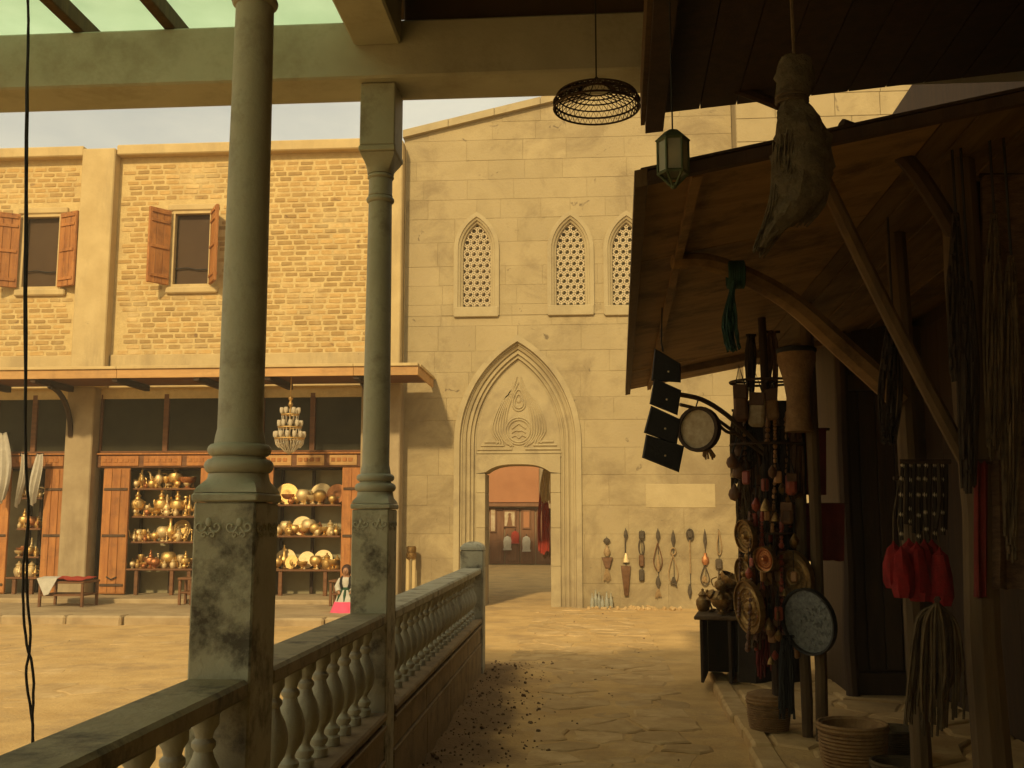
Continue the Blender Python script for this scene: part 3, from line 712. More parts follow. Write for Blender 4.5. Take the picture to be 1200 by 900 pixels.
for y in (jy - .006, YW + .9):
    for i in range(len(xsA) - 1): hd.add([(xsA[i], y, lo[i]), (xsA[i + 1], y, lo[i + 1]), (xsA[i + 1], y, zl + .02), (xsA[i], y, zl + .02)], [(0, 1, 2, 3)])
for i in range(len(xsA) - 1): hd.add([(xsA[i], jy - .006, lo[i]), (xsA[i + 1], jy - .006, lo[i + 1]), (xsA[i + 1], YW + .9, lo[i + 1]), (xsA[i], YW + .9, lo[i])], [(0, 1, 2, 3)])
hd.add([(xa, jy - .006, zl + .02), (xb, jy - .006, zl + .02), (xb, ty + .01, zl + .02), (xa, ty + .01, zl + .02)], [(0, 1, 2, 3)])
hd.build('door_head', 'stone_smooth', port)
# lattice windows
for wi, W_ in enumerate(WIN):
    win = sweep(W_, [(0, .035), (0, -.045), (5.0, -.045), (5.4, -.02), (8.0, .0), (8.4, .03), (10.6, .05), (11, .10), (11.6, .12)], 'stone_smooth', 'window', GW, YW, 9)
    zb = W_.zb
    MB().cbox(W_.xc - W_.hw + .012, W_.xc + W_.hw - .012, YW - .06, YW + .14, zb - .03, zb + 10.5 * UM, .012).build('sill', 'stone_smooth', win)
    hx = 8.1 * UM; hz = 7.2 * UM; ins = lambda x, z: abs(x - W_.xc) < W_.w(z, 8.6 * UM) and z > zb + 6 * UM
    la = MB(); j = 0; z = zb + 13 * UM
    while z < W_.za:
        for i in range(-3, 4):
            x = W_.xc + (i + (.5 if j % 2 else 0)) * hx
            if not ins(x, z): continue
            ou = []; inn = []
            for k in range(12):
                a = pi / 6 * k; rh = hx / 2 / cos(((a % (pi / 3)) - pi / 6)) 
                ou.append((x + rh * sin(a + pi / 6) * 1.0, z + rh * cos(a + pi / 6) * (hz / (hx * .866))))
                rr = hx * (.37 if k % 2 == 0 else .29); inn.append((x + rr * sin(a + pi / 6), z + rr * cos(a + pi / 6)))
            o = len(la.v); y0, y1 = YW + .10, YW + .14
            la.v += [(p[0], y0, p[1]) for p in ou] + [(p[0], y0, p[1]) for p in inn] + [(p[0], y1, p[1]) for p in inn]
            for k in range(12):
                k2 = (k + 1) % 12; la.f.append((o + k, o + k2, o + 12 + k2, o + 12 + k)); la.f.append((o + 12 + k, o + 12 + k2, o + 24 + k2, o + 24 + k))
        z += hz; j += 1
    la.build('lattice', 'lattice', win)
    MB().box(W_.xc - W_.hw, W_.xc + W_.hw, YW + .22, YW + .26, zb, W_.za).build('backing', 'shop_back' if wi else 'plaster_dull', win)
# plaster repair on the wall
mat('repair', (.47, .36, .175), (.41, .31, .145), 3, .9, .6, 24, coords='World', stain=(.33, .245, .12), stain_amt=.6, stain_scale=2.5)
a, b = gz(757, 595), gz(838, 567); MB().cbox(a.x, b.x, YW - .007, YW + .02, a.z, b.z, .006).build('plaster_patch', 'repair', GW)

# neighbour to the right of the gate wall, and the house beyond the gateway
NB = thing('side_building', 'plain pale stone house end beside the tall gate wall, mostly behind the awning', 'building', (10, YW, 0))
MB().box(GX1 + .01, 16, YW - .5, YW + 6, -.05, 10.2).build('wall', 'stone_wall', NB)
MB().cbox(GX1 + .01, 16, YW - .62, YW + 6, 10.2, 10.4, .02).build('coping', 'stone_smooth', NB)
z = 0; random.seed(31)
while z < 10:
    x = GX1 + .015
    while x < 9: 
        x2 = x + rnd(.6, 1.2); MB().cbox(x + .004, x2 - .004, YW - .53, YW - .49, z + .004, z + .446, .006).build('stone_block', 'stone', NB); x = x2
    z += .45
YI = 37.0
IB = thing('inner_house', 'reddish house with wooden doors seen through the pointed gateway', 'building', (-2.5, YI, 0))
ix = lambda px: onY(px, 600, YI).x; iz = lambda py: onY(606, py, YI).z
MB().box(-8, 6, YI, YI + 4, -.05, 7).build('wall', 'plaster_dull', IB)
MB().cbox(ix(555), ix(632), YI - .06, YI + .01, iz(589), iz(530), .02).build('red_panel', 'red_paint', IB)
MB().cbox(ix(552), ix(640), YI - .30, YI + .01, iz(594), iz(590), .02).build('ledge', 'inner_wood', IB)
for k in range(5):
    a = ix(556 + k * 18); b = ix(573 + k * 18)
    d = MB().cbox(a, b, YI - .05, YI + .01, iz(661), iz(595.5), .02).build('door_leaf', 'inner_wood', IB)
    MB().cbox(a + .08, b - .08, YI - .07, YI - .045, iz(658), iz(634), .02).build('door_panel', 'inner_wood', d)
def flat_item(name, lab, cat, px0, px1, py0, py1, m, Y=YI - .10, group=None):
    o = MB().cbox(ix(px0), ix(px1), Y, Y + .03, iz(py1), iz(py0), .01)
    e = thing(name, lab, cat, ((ix(px0) + ix(px1)) / 2, Y, iz(py1)), 0, group); o.build('frame', 'inner_wood', e)
    MB().cbox(ix(px0) + .05, ix(px1) - .05, Y - .012, Y - .001, iz(py1) + .05, iz(py0) - .05, .004).build('sheet', m, e)
    return e
e = flat_item('poster', 'cream poster with a dark standing figure on the door beyond the gateway', 'poster', 590, 605, 598, 618, 'cream_paper')
q = MB(); yy = YI - .114; cxp = ix(597.5)
q.prism_xz([(cxp - .10, iz(616)), (cxp + .10, iz(616)), (cxp + .05, iz(605)), (cxp - .04, iz(605))], yy - .004, yy + .002); q.ball((cxp, yy, iz(603)), .06, 8, 5, sy=.1)
q.build('printed_figure', 'inner_wood', e)
flat_item('poster', 'narrow cream poster at the far left of the doors beyond the gateway', 'poster', 574, 582, 595, 624, 'cream_paper')
flat_item('poster', 'reddish framed picture on the door beyond the gateway', 'picture', 612, 622, 598, 620, 'red_paint')
def hung(name, lab, cat, c, parts, group=None):
    e = thing(name, lab, cat, c, 0, group)
    for nm, mbq, m in parts: mbq.build(nm, m, e, True)
    return e
for k, (px, py, hgt, m, lab) in enumerate(((595, 628, .5, 'cloth_white', 'white shirt hanging on the door beyond the gateway'), (617, 628, .55, 'cloth_white', 'white blouse hanging right of the framed picture beyond the gateway'), (604, 622, .45, 'cloth_red', 'red scarf hanging between the white garments beyond the gateway'))):
    c = Vector((ix(px), YI - .14, iz(py))); q = MB()
    q.lathe([(.02, 0), (.12, -.06), (.15, -.2), (.13, -hgt * .8), (.16, -hgt)], 10, c, sy=.3)
    hung('hanging_garment', lab, 'garment', (c.x, c.y, c.z - hgt), [('cloth', q, m), ('hook', MB().tube([c + Vector((0, .1, .06)), c + Vector((0, 0, .06)), c], .012), 'iron')])
# rolled and hanging goods on the right side inside the gateway
for k, (px, py0, py1, m, lab) in enumerate(((641, 548, 592, 'brass_pale', 'shiny golden scarf hanging just inside the right gate jamb'), (637, 570, 650, 'cloth_red', 'long red brown drape hanging just inside the right gate jamb'), (642, 596, 655, 'wicker', 'tall bundle of tan straw standing just inside the right gate jamb'))):
    Yh = YW + 2.2 + k * .35; c0 = onY(px, py0, Yh); c1 = onY(px, py1, Yh); q = MB(); q2 = MB()
    for s_ in range(7):
        q.tube(smooth_path([(c0.x + (s_ - 3) * .015, Yh, c0.z), (c0.x + (s_ - 3) * .035 + rnd(-.02, .02), Yh + rnd(-.03, .03), (c0.z + c1.z) / 2), (c0.x + (s_ - 3) * .03, Yh + rnd(-.04, .04), c1.z + rnd(0, .1))], 4), .026, 6)
    q2.tube([(c0.x, Yh, c0.z), (c0.x, Yh, 3.2)], .008)
    hung('hanging_cloth' if k < 2 else 'straw_bundle', lab, 'cloth' if k < 2 else 'bundle', (c0.x, Yh, c1.z), [('strands', q, m), ('cord', q2, 'iron')])
gb = thing('gate_passage_beam', 'dark timber beam crossing behind the gate head', 'beam', (PC, YW + 2.4, 3.2))
MB().cbox(DL - 1.5, DR + 1.5, YW + 2.1, YW + 3.1, 3.2, 3.4, .02).build('beam', 'inner_wood', gb)
for sg in (DL - 1.4, DR + 1.25): MB().cbox(sg, sg + .15, YW + 2.3, YW + 2.5, -.05, 3.197, .02).build('post', 'inner_wood', gb)

# ------------------------------------------------------------------ arcade: columns, balustrade, roof
BM = Matrix.Translation((-1.056, 3.2, 0)) @ Matrix.Rotation(.0068, 4, 'Z')
def bw(x, y, z): return BM @ Vector((x, y, z))
def swirl(cx, cz, r, sg, y, turns=1.4, n=18):
    return [(cx + sg * r * (1 - k / n * .75) * cos(2 * pi * turns * k / n), y, cz + r * (1 - k / n * .75) * sin(2 * pi * turns * k / n)) for k in range(n + 1)]
def column(y, label, ztop):
    e = thing('column', label, 'column', bw(-.1, y + .125, 0), .0068, 'painted columns of the arcade')
    MB().cbox(-.2, 0, y, y + .25, -.05, 1.655, .006, BM).build('pier', 'paint_worn', e)
    q = MB(); cx, cy = -.1, y + .125
    q.cbox(-.208, .008, y - .008, y + .258, 1.657, 1.685, .006, BM)
    n = 32; rows = []                           # square pier cap easing into the round base
    for k in range(8):
        t = k / 7; z = 1.687 + .063 * t; s = t * t * (3 - 2 * t); ring = []
        for i in range(n):
            a = 2 * pi * i / n; c_, s_ = cos(a), sin(a); m = 1 / max(abs(c_), abs(s_))
            sqx, sqy = c_ * m * .102, s_ * m * .127; ring.append((cx + sqx * (1 - s) + c_ * .098 * s, cy + sqy * (1 - s) + s_ * .098 * s, z))
        rows += ring
    fs = [(k * n + i, k * n + (i + 1) % n, (k + 1) * n + (i + 1) % n, (k + 1) * n + i) for k in range(7) for i in range(n)]
    q.add(rows, fs, BM); q.build('pier_cap', 'paint_green', e, True)
    tor = lambda z, r, h: [(r - h * .5 + h * .5 * cos(a), z + h * .5 * sin(a)) for a in [-pi / 2 + pi * i / 6 for i in range(7)]]
    MB().lathe([(.09, 1.745)] + tor(1.775, .113, .05) + [(.088, 1.804)] + tor(1.828, .104, .042) + [(.083, 1.853), (.08, 1.875), (.074, 1.90)], 28, (cx, cy, 0), BM).build('base_rings', 'paint_green', e, True)
    MB().lathe([(.0745, 1.895), (.074, 2.3), (.070, 2.9), (.066, 3.385)], 28, (cx, cy, 0), BM).build('shaft', 'paint_green', e, True)
    q = MB(); q.lathe([(.066, 3.38)] + tor(3.405, .08, .035) + [(.07, 3.43), (.067, 3.44), (.067, 3.525)] + tor(3.54, .076, .025) + [(.074, 3.555)], 28, (cx, cy, 0), BM)
    rows = []
    for k in range(7):
        t = k / 6; z = 3.555 + .10 * t; s = t ** 1.6
        for i in range(n):
            a = 2 * pi * i / n; c_, s_ = cos(a), sin(a); m = 1 / max(abs(c_), abs(s_)); p = min(1, t * 1.3)
            rx = .075 + (.098 - .075) * s; ry = .075 + (.118 - .075) * s
            rows.append((cx + c_ * rx * (1 - p) + max(-rx, min(rx, c_ * m * rx)) * p, cy + s_ * ry * (1 - p) + max(-ry, min(ry, s_ * m * ry)) * p, z))
    q.add(rows, [(k * n + i, k * n + (i + 1) % n, (k + 1) * n + (i + 1) % n, (k + 1) * n + i) for k in range(6) for i in range(n)], BM)
    q.build('capital', 'paint_green', e, True)
    MB().cbox(-.205, .005, y - .005, y + .255, 3.657, 3.69, .006, BM).build('abacus', 'paint_green', e)
    MB().cbox(-.2, 0, y, y + .25, 3.692, ztop, .006, BM).build('top_block', 'paint_green', e)
    q = MB()                                    # carved scroll band below the pier cap, camera side and walkway side
    for k in range(2):                          # mirrored acanthus scrolls joined by a bud
        cxk = -.15 + k * .10
        for sg in (-1, 1):
            for (ox, oz, rr, up) in ((.026, 0, .02, 1), (.013, -.026, .011, -1)):
                P = [(cxk + sg * ox + sg * rr * (1 - t * .8) * cos(4.2 * pi * t * .5 + pi), y - .0005, 1.578 + oz + up * rr * (1 - t * .8) * sin(4.2 * pi * t * .5 + pi)) for t in [i / 12 for i in range(13)]]
                q.tube([BM @ Vector(p) for p in P], .0042, 5)
                q.tube([BM @ Vector((.0005, y + .125 + (p[0] + .1) * 1.15, p[2])) for p in P], .0042, 5)
        q.ball(tuple(BM @ Vector((cxk, y - .001, 1.592))), .010, 8, 5, sy=.4, sz=1.5)
    q.build('carved_band', 'paint_green', e, True)
    return e
column(0, 'painted column whose worn pier stands at the blackened near handrail', 4.247)
column(2.26, 'painted column carrying the corner where the two roof beams meet', 4.058)
bprof = [(.045, 0), (.045, .035), (.03, .045), (.042, .06), (.042, .075), (.026, .09), (.024, .10), (.03, .115), (.05, .145), (.061, .185), (.06, .225), (.048, .265), (.033, .295), (.027, .315), (.036, .327), (.036, .34), (.025, .352), (.03, .37), (.043, .39), (.043, .42), (.0475, .423), (.0475, .445)]
bal_mesh = MB().lathe(bprof, 14).mesh('baluster', 'paint_green', True)
def section(y0, y1, label, n, rail='paint_worn', first=.11):
    e = thing('balustrade', label, 'balustrade', bw(-.1, (y0 + y1) / 2, 0), .0068, 'balustrade sections between the piers')
    MB().cbox(-.2, 0.0, y0 + .003, y1 - .003, 1.05, 1.11, .012, BM).build('handrail', rail, e)
    pl = MB().box(-.18, -.022, y0 + .003, y1 - .003, -.05, .56, BM).build('plinth', 'paint_brown', e)
    MB().cbox(-.205, .012, y0 + .003, y1 - .003, .56, .602, .01, BM).build('sill', 'paint_brown', pl)
    MB().cbox(-.02, .012, y0 + .003, y1 - .003, .512, .54, .006, BM).build('moulding', 'paint_brown', pl)
    MB().cbox(-.02, .008, y0 + .003, y1 - .003, .338, .362, .005, BM).build('moulding', 'paint_brown', pl)
    k = max(1, round((y1 - y0) / 1.2)); w = (y1 - y0) / k
    for i in range(k):
        MB().cbox(-.021, -.004, y0 + i * w + .006, y0 + (i + 1) * w - .006, .366, .508, .005, BM).build('panel_stone', 'paint_brown', pl)
        MB().cbox(-.021, .004, y0 + i * w + .006, y0 + (i + 1) * w - .006, -.05, .334, .006, BM).build('panel_stone', 'paint_brown', pl)
    inv = ROOT[e.name].inverted()
    for i in range(n):
        yy = y0 + first + (y1 - y0 - 2 * first) * i / (n - 1)
        o = bpy.data.objects.new('baluster', bal_mesh); COL.objects.link(o); o.parent = e; o.location = inv @ bw(-.1, yy, .603); o.rotation_euler = (rnd(-.01, .01), rnd(-.01, .01), rnd(0, 6))
    return e
section(-3.2, 0, 'blackened balustrade section before the first worn pier', 14, 'paint_soiled')
section(.25, 2.26, 'balustrade section between the two painted columns', 9, 'paint_soiled')
far = section(2.51, 7.36, 'paler balustrade section between the corner column and the round topped end post', 21)
MB().cbox(-.22, .02, 7.36, 7.61, -.05, 1.29, .012, BM).build('end_post', 'paint_worn', far)
q = MB(); n = 10                                 # rounded cap of the end post
for k in range(6):
    a = pi / 2 * k / 5
    for sx_, sy_ in ((-1, -1), (1, -1), (1, 1), (-1, 1)): q.v.append((-.1 + sx_ * .125 * (cos(a) * .93 + .07 * (k < 5)), 7.485 + sy_ * .13 * (cos(a) * .93 + .07 * (k < 5)), 1.292 + .085 * sin(a)))
for k in range(5):
    for i in range(4): j = (i + 1) % 4; q.f.append((k * 4 + i, k * 4 + j, (k + 1) * 4 + j, (k + 1) * 4 + i))
q.f.append((0, 3, 2, 1)); q.f.append((20, 21, 22, 23)); q.v = [tuple(BM @ Vector(v)) for v in q.v]
q.build('post_cap', 'paint_worn', far)
# roof frame
AR = thing('arcade_roof', 'arcade roof of painted beams, half boarded and half green glazing', 'roof', (-1.2, 5.58, 3.9))
MB().cbox(-3.95, 3.2, 5.40, 5.74, 4.062, 4.40, .012).build('cross_beam', 'paint_beam', AR)
MB().cbox(-1.30, -1.03, -7, 5.398, 4.25, 4.585, .012).build('long_beam', 'paint_beam', AR)
MB().cbox(-3.95, -3.75, -7, 5.398, 4.16, 4.40, .012).build('edge_beam', 'paint_beam', AR)
rx = [-3.72, -2.93, -2.385, -1.885, -1.335]
for x in rx: MB().cbox(x - .035, x + .035, -7, 5.73, 4.403, 4.51, .006).build('rafter', 'wood_post', AR)
for i in range(4):
    for k in range(4):
        MB().box(rx[i] - .03, rx[i + 1] - .034, -7 + k * 3.2, -7 + (k + 1) * 3.2 - .006, 4.513, 4.521).build('glazing_panel', 'panel_green', AR)
x = -1.03
while x < 3.2:
    MB().cbox(x + .003, x + .197, -7, 5.85, 4.589, 4.625, .004).build('ceiling_board', 'ceiling', AR); x += .2
for y in (-4.6, -2.6, -.6, 1.4, 3.4): MB().cbox(-1.028, 3.2, y, y + .14, 4.42, 4.585, .01).build('joist', 'ceiling', AR)
MB().cbox(-1.027, 3.2, 5.46, 5.70, 4.402, 4.587, .006).build('wall_plate', 'ceiling', AR)
MB().box(-1.2, 3.3, -7.0, 5.85, 4.629, 4.70).build('roof_deck', 'ceiling', AR)
for y in (-6.5, -1.2):
    MB().cbox(-3.93, -3.77, y, y + .16, -.05, 4.158, .012).build('post', 'paint_green', AR)
MB().cbox(-3.93, -3.77, 5.5, 5.66, -.05, 4.058, .012).build('post', 'paint_green', AR)
MB().box(-1.2, 3.2, -7.3, -7.02, -.05, 4.58).build('added_end_wall', 'plaster_dull', AR)  # unseen wall behind the camera, added to keep low sky light off the shop

# ------------------------------------------------------------------ timber shop on the right
RS = thing('timber_shop', 'dark timber shop front with plank awning and leaning braces', 'shop', rb(2.2, 6, 0), RA)
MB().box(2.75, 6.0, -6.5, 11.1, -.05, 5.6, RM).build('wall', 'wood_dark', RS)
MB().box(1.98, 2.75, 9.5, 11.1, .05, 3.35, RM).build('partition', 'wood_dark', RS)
MB().box(1.98, 2.75, -5.5, 5.0, .05, 3.3, RM).build('masonry', 'plaster_dull', RS)
random.seed(41); z = .09
while z < 3.2:
    y = 1.6; h = rnd(.22, .34)
    while y < 4.95:
        y2 = min(y + rnd(.3, .6), 5.0); MB().cbox(1.945 + rnd(-.02, .02), 2.0, y + .008, y2 - .008, z + .008, z + h - .008, .02, RM).build('rough_stone', 'plaster_dull', RS); y = y2
    z += h
for k in range(5):
    a = 2.0 + k * .15; b = a + .144; MB().cbox(a, b, 9.455, 9.497, .30, 2.75, .006, RM).build('door_board', 'wood_dark', RS)
MB().cbox(1.96, 2.75, 9.40, 9.497, .09, .28, .01, RM).build('door_sill', 'wood_dark', RS); MB().cbox(1.96, 2.75, 9.42, 9.497, 2.76, 2.90, .01, RM).build('door_lintel', 'wood_post', RS)
for k in range(9):
    y = 5.05 + k * .49; MB().cbox(2.72, 2.749, y, y + .48, .09, 3.3, .006, RM).build('wall_board', 'wood_dark', RS)
awz = lambda x: 2.905 + .185 * (x - .1)
def slab(x0, x1, y0, y1, t=.022, off=0):
    return [(x0, y0, awz(x0) + off), (x1, y0, awz(x1) + off), (x1, y1, awz(x1) + off), (x0, y1, awz(x0) + off)], t
def slab_mb(x0, x1, y0, y1, t=.022, off=0):
    b, _ = slab(x0, x1, y0, y1, t, off); vs = b + [(x, y, z + t) for x, y, z in b]
    return MB().add(vs, [(0, 1, 2, 3), (7, 6, 5, 4), (0, 4, 5, 1), (1, 5, 6, 2), (2, 6, 7, 3), (3, 7, 4, 0)], RM)
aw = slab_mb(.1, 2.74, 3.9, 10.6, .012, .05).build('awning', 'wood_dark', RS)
for k in range(5):                                   # plywood sheets near the eave
    y0 = 3.92 + k * 1.335; slab_mb(.13, 1.28, y0 + .004, y0 + 1.33, .016, .026 + rnd(-.003, .003)).build('ply_sheet', 'wood_ply', aw)
x = 1.285; k = 0
while x < 2.70:
    slab_mb(x + .004, x + .136, 3.92, 10.58, .018, .024 + rnd(-.008, .006)).build('plank', 'wood_plank', aw); x += .14
slab_mb(.075, .125, 3.88, 10.62, .07, -.02).build('eave_batten', 'wood_post', aw)
slab_mb(.127, 2.74, 3.86, 3.90, .045, -.015).build('end_batten', 'wood_dark', aw)
slab_mb(.30, .34, 3.92, 10.58, .04, -.016).build('rafter_batten', 'wood_ply', aw)
for yy in (9.6,): slab_mb(.35, 2.7, yy, yy + .07, .06, -.036).build('rafter', 'wood_plank', aw)
upz = lambda x: 3.80 + .08 * (x - .17)
def up_mb(x0, x1, y0, y1, t, off=0):
    b = [(x0, y0, upz(x0) + off), (x1, y0, upz(x1) + off), (x1, y1, upz(x1) + off), (x0, y1, upz(x0) + off)]
    return MB().add(b + [(x, y, z + t) for x, y, z in b], [(0, 1, 2, 3), (7, 6, 5, 4), (0, 4, 5, 1), (1, 5, 6, 2), (2, 6, 7, 3), (3, 7, 4, 0)], RM)
ur = up_mb(.27, 2.745, -6, 5.48, .05, .062).build('upper_roof', 'wood_dark', RS)
up_mb(.17, .268, -6, 5.5, .20, -.075).build('eave_beam', 'wood_dark', ur); up_mb(.145, .168, -6, 5.49, .23, -.03).build('fascia', 'wood_post', ur)
x = .27
while x < 2.7: up_mb(x + .003, x + .197, -6, 5.49, .03, .028).build('plank', 'wood_dark', ur); x += .2
for y in (1.5, 3.4): up_mb(.27, 2.74, y, y + .12, .09, -.064).build('rafter', 'wood_dark', ur)
def post(x, y, w, z1, m='wood_post', name='post'):
    q = MB(); pts = [(x + rnd(-.012, .012), y + rnd(-.012, .012), .06 + (z1 - .06) * k / 6) for k in range(7)]
    q.tube([RM @ Vector(p) for p in pts], [w * rnd(.92, 1.06) for _ in pts], 9); q.build(name, m, RS, True)
post(1.57, 5.8, .055, awz(1.57) + .02); post(1.52, 4.6, .075, awz(1.52) + .02); post(1.37, 7.5, .045, awz(1.37) + .02); post(1.29, 7.62, .04, 1.75); post(1.98, 9.35, .06, awz(1.98) + .02, 'wood_dark')
def branch(pts, rad, m='wood_post', name='brace'):
    q = MB(); P = smooth_path(pts, 5); n = len(P); q.tube([RM @ Vector(p) for p in P], [rad[0] + (rad[1] - rad[0]) * i / (n - 1) for i in range(n)], 8); return q.build(name, m, RS, True)
v = lambda px, py, y: tuple(onR(px, py, y))
branch([v(788, 306, 5.25), v(832, 308, 5.3), v(880, 326, 5.4), v(930, 356, 5.5), v(985, 405, 5.65), (1.545, 5.8, onR(1035, 468, 5.8).z)], (.042, .068), 'wood_ply', 'curved_brace')
branch([v(963, 205, 4.25), v(1045, 375, 4.4), (1.52, 4.6, onR(1135, 560, 4.6).z)], (.03, .034), 'wood_post', 'straight_brace')
branch([v(985, 148, 4.3), v(1060, 185, 4.4), (1.53, 4.6, onR(1130, 290, 4.6).z)], (.035, .04), 'wood_dark', 'curved_brace')
branch([v(835, 95, 5.3), v(880, 110, 5.35), v(925, 128, 5.4)], (.03, .03), 'wood_dark', 'roof_branch')

# ------------------------------------------------------------------ brassware and racks of the left shops
LATHE = {
 'ewer': [(.035, 0), (.04, .01), (.018, .03), (.02, .05), (.055, .09), (.062, .13), (.045, .17), (.02, .20), (.016, .26), (.026, .29), (.012, .30), (.014, .33), (.002, .345)],
 'urn': [(.05, 0), (.055, .015), (.022, .04), (.025, .06), (.085, .10), (.10, .15), (.085, .19), (.04, .215), (.03, .24), (.045, .255), (.02, .28), (.016, .31), (.022, .325), (.004, .345)],
 'bowl': [(.05, 0), (.055, .012), (.022, .03), (.02, .05), (.09, .085), (.115, .13), (.12, .16), (.112, .16), (.085, .10), (.01, .07)],
 'goblet': [(.035, 0), (.036, .008), (.01, .02), (.009, .07), (.018, .08), (.035, .11), (.04, .15), (.038, .17), (.034, .17), (.028, .11), (.003, .095)],
 'candlestick': [(.045, 0), (.045, .015), (.018, .03), (.012, .06), (.022, .075), (.012, .09), (.011, .16), (.02, .175), (.011, .19), (.012, .22), (.028, .235), (.024, .25), (.012, .25), (.012, .24)],
 'jar': [(.045, 0), (.06, .02), (.075, .07), (.07, .12), (.04, .15), (.045, .165), (.05, .17), (.03, .195), (.012, .21), (.016, .225), (.002, .235)],
 'teapot': [(.045, 0), (.05, .01), (.075, .04), (.085, .08), (.07, .12), (.035, .14), (.04, .15), (.02, .17), (.012, .185), (.016, .20), (.002, .21)],
 'globe_bowl': [(.05, 0), (.05, .01), (.02, .03), (.06, .05), (.10, .10), (.11, .15), (.095, .20), (.06, .225), (.055, .22), (.085, .19), (.09, .15), (.02, .09)],
}
def brass_mesh(kind, m):
    q = MB(); q.lathe(LATHE[kind], 12)
    if kind in ('ewer', 'teapot'):
        b = .09 if kind == 'ewer' else .06; r = .055 if kind == 'ewer' else .075
        q.tube(smooth_path([(r * .9, 0, b), (r + .045, 0, b + .02), (r + .06, 0, b + .10), (r + .09, 0, b + .13)], 3), [.014 - .0006 * i for i in range(10)], 6)
        q.tube(smooth_path([(-r * .6, 0, b + .11), (-r - .05, 0, b + .09), (-r - .045, 0, b + .02), (-r * .95, 0, b - .01)], 3), .007, 5)
    if kind == 'urn':
        for sg in (-1, 1): q.tube(smooth_path([(sg * .09, 0, .18), (sg * .13, 0, .20), (sg * .13, 0, .14), (sg * .098, 0, .13)], 3), .007, 5)
    return q.mesh(kind, m, True)
def disc_mesh(r, m, dome=.02, boss=True):
    q = MB(); pr = [(0.002, dome if boss else .0), (r * .18, dome * .8 if boss else 0), (r * .26, .004), (r * .6, .0), (r * .72, .012), (r * .78, .006), (r * .93, .012), (r, .03), (r * 1.0, .034), (r * .92, .022), (r * .70, .02), (r * .3, -.006), (.002, -.006)]
    q.lathe(pr, 26, caps=False); return q.mesh('plate', m, True)
BR = {}
def brass(kind, m='brass'):
    if (kind, m) not in BR: BR[kind, m] = brass_mesh(kind, m)
    return BR[kind, m]
def put(name, me, loc, label, cat, group, rz=0, s=1, rot=None):
    o = bpy.data.objects.new(name, me); COL.objects.link(o); o.location = loc; o.rotation_euler = rot or (0, 0, rz); o.scale = (s, s, s)
    return tag(o, label, cat, group)
def rack(label, px0, px1, shelves, Y0, Y1, legs, ztop):
    a, b = gx(px0, Y0), gx(px1, Y0)
    e = thing('display_rack', label, 'rack', ((a + b) / 2, (Y0 + Y1) / 2, zf), 0, 'brassware racks in the shop fronts'); out = []
    for i, py in enumerate(shelves):
        z = onY(px0, py, Y0).z; last = i == len(shelves) - 1; ex = .10 if last else 0
        MB().cbox(a - ex, b + ex * .5, Y0 - (.12 if last else 0), Y1, z - .035, z, .006).build('shelf', 'wood_brown', e); out.append(z)
    for x in (a, (a + b) / 2 - .03, b - .06): MB().cbox(x, x + .06, Y1 + .002, Y1 + .05, zf + .002, ztop, .006).build('upright', 'wood_dark', e)
    for x in legs: xx = gx(x, Y0); MB().cbox(xx - .035, xx + .035, Y0 - .1, Y0 - .03, zf + .002, out[-1] - .037, .006).build('leg', 'wood_brown', e)
    return a, b, out
za = zl0 - .035
Y0, Y1 = YF + .10, YF + .48
A = rack('wooden rack of brass ewers and pots between plank door leaves', 153, 231, (572, 604.7, 634.5, 666), Y0, Y1, (165, 206, 226), za)
Bk = rack('wooden rack of brass plates below the hanging chandelier', 321, 399, (591, 627.6, 667), Y0, Y1, (332, 384), za)
C = rack('wooden scarves rack with small jars behind hanging white scarves', 20, 48, (583, 619, 652, 676), Y0, Y1, (24, 44), za)
names = {'ewer': 'brass_ewer', 'urn': 'brass_urn', 'bowl': 'brass_bowl', 'goblet': 'brass_goblet', 'candlestick': 'brass_candlestick', 'jar': 'brass_jar', 'teapot': 'brass_teapot', 'globe_bowl': 'brass_bowl'}
desc = {'ewer': 'long spouted brass ewer', 'urn': 'two handled lidded brass urn', 'bowl': 'footed brass bowl', 'goblet': 'small brass goblet', 'candlestick': 'slim brass candlestick', 'jar': 'lidded brass jar', 'teapot': 'round brass teapot', 'globe_bowl': 'round bellied brass bowl'}
ordn = ['top', 'second', 'third', 'bottom']
random.seed(77)
def fill(rk, rows, rackname, yfront=None):
    a, b, zs = rk
    for si, row in enumerate(rows):
        for it in row:
            kind, px, sc = it[:3]; m = it[3] if len(it) > 3 else 'brass'
            dy = it[4] if len(it) > 4 else rnd(.08, .18)
            x = onY(px, 620, Y0 + dy).x; z = zs[si]
            if kind == 'plate':
                r = sc; lab = {'brass': 'round brass plate', 'brass_pale': 'pale brass plate', 'copper': 'reddish copper plate'}[m] + ' propped upright on the %s rack\'s %s shelf' % (rackname, ordn[si])
                me = BR.setdefault(('plate', m), disc_mesh(1.0, m, .06)); ta = R(74)
                o = put('brass_plate' if m != 'copper' else 'copper_plate', me, (x, Y0 + dy + .1, z + r * sin(ta) + .002), lab, 'plate', 'plates on the %s rack' % rackname, s=r, rot=(ta, 0, rnd(-.25, .25)))
            else:
                dd = desc[kind]
                if m == 'brass_pale': dd = dd.replace('brass', 'pale brass')
                if m == 'copper': dd = dd.replace('brass', 'copper')
                put(names[kind] if m != 'copper' else names[kind].replace('brass', 'copper'), brass(kind, m), (x, Y0 + dy, z), dd + ' on the %s rack\'s %s shelf' % (rackname, ordn[si]), names[kind].split('_')[1], '%ss on the %s rack' % (names[kind].split('_')[1], rackname), rnd(0, 6), sc)
pot = 'ewers'
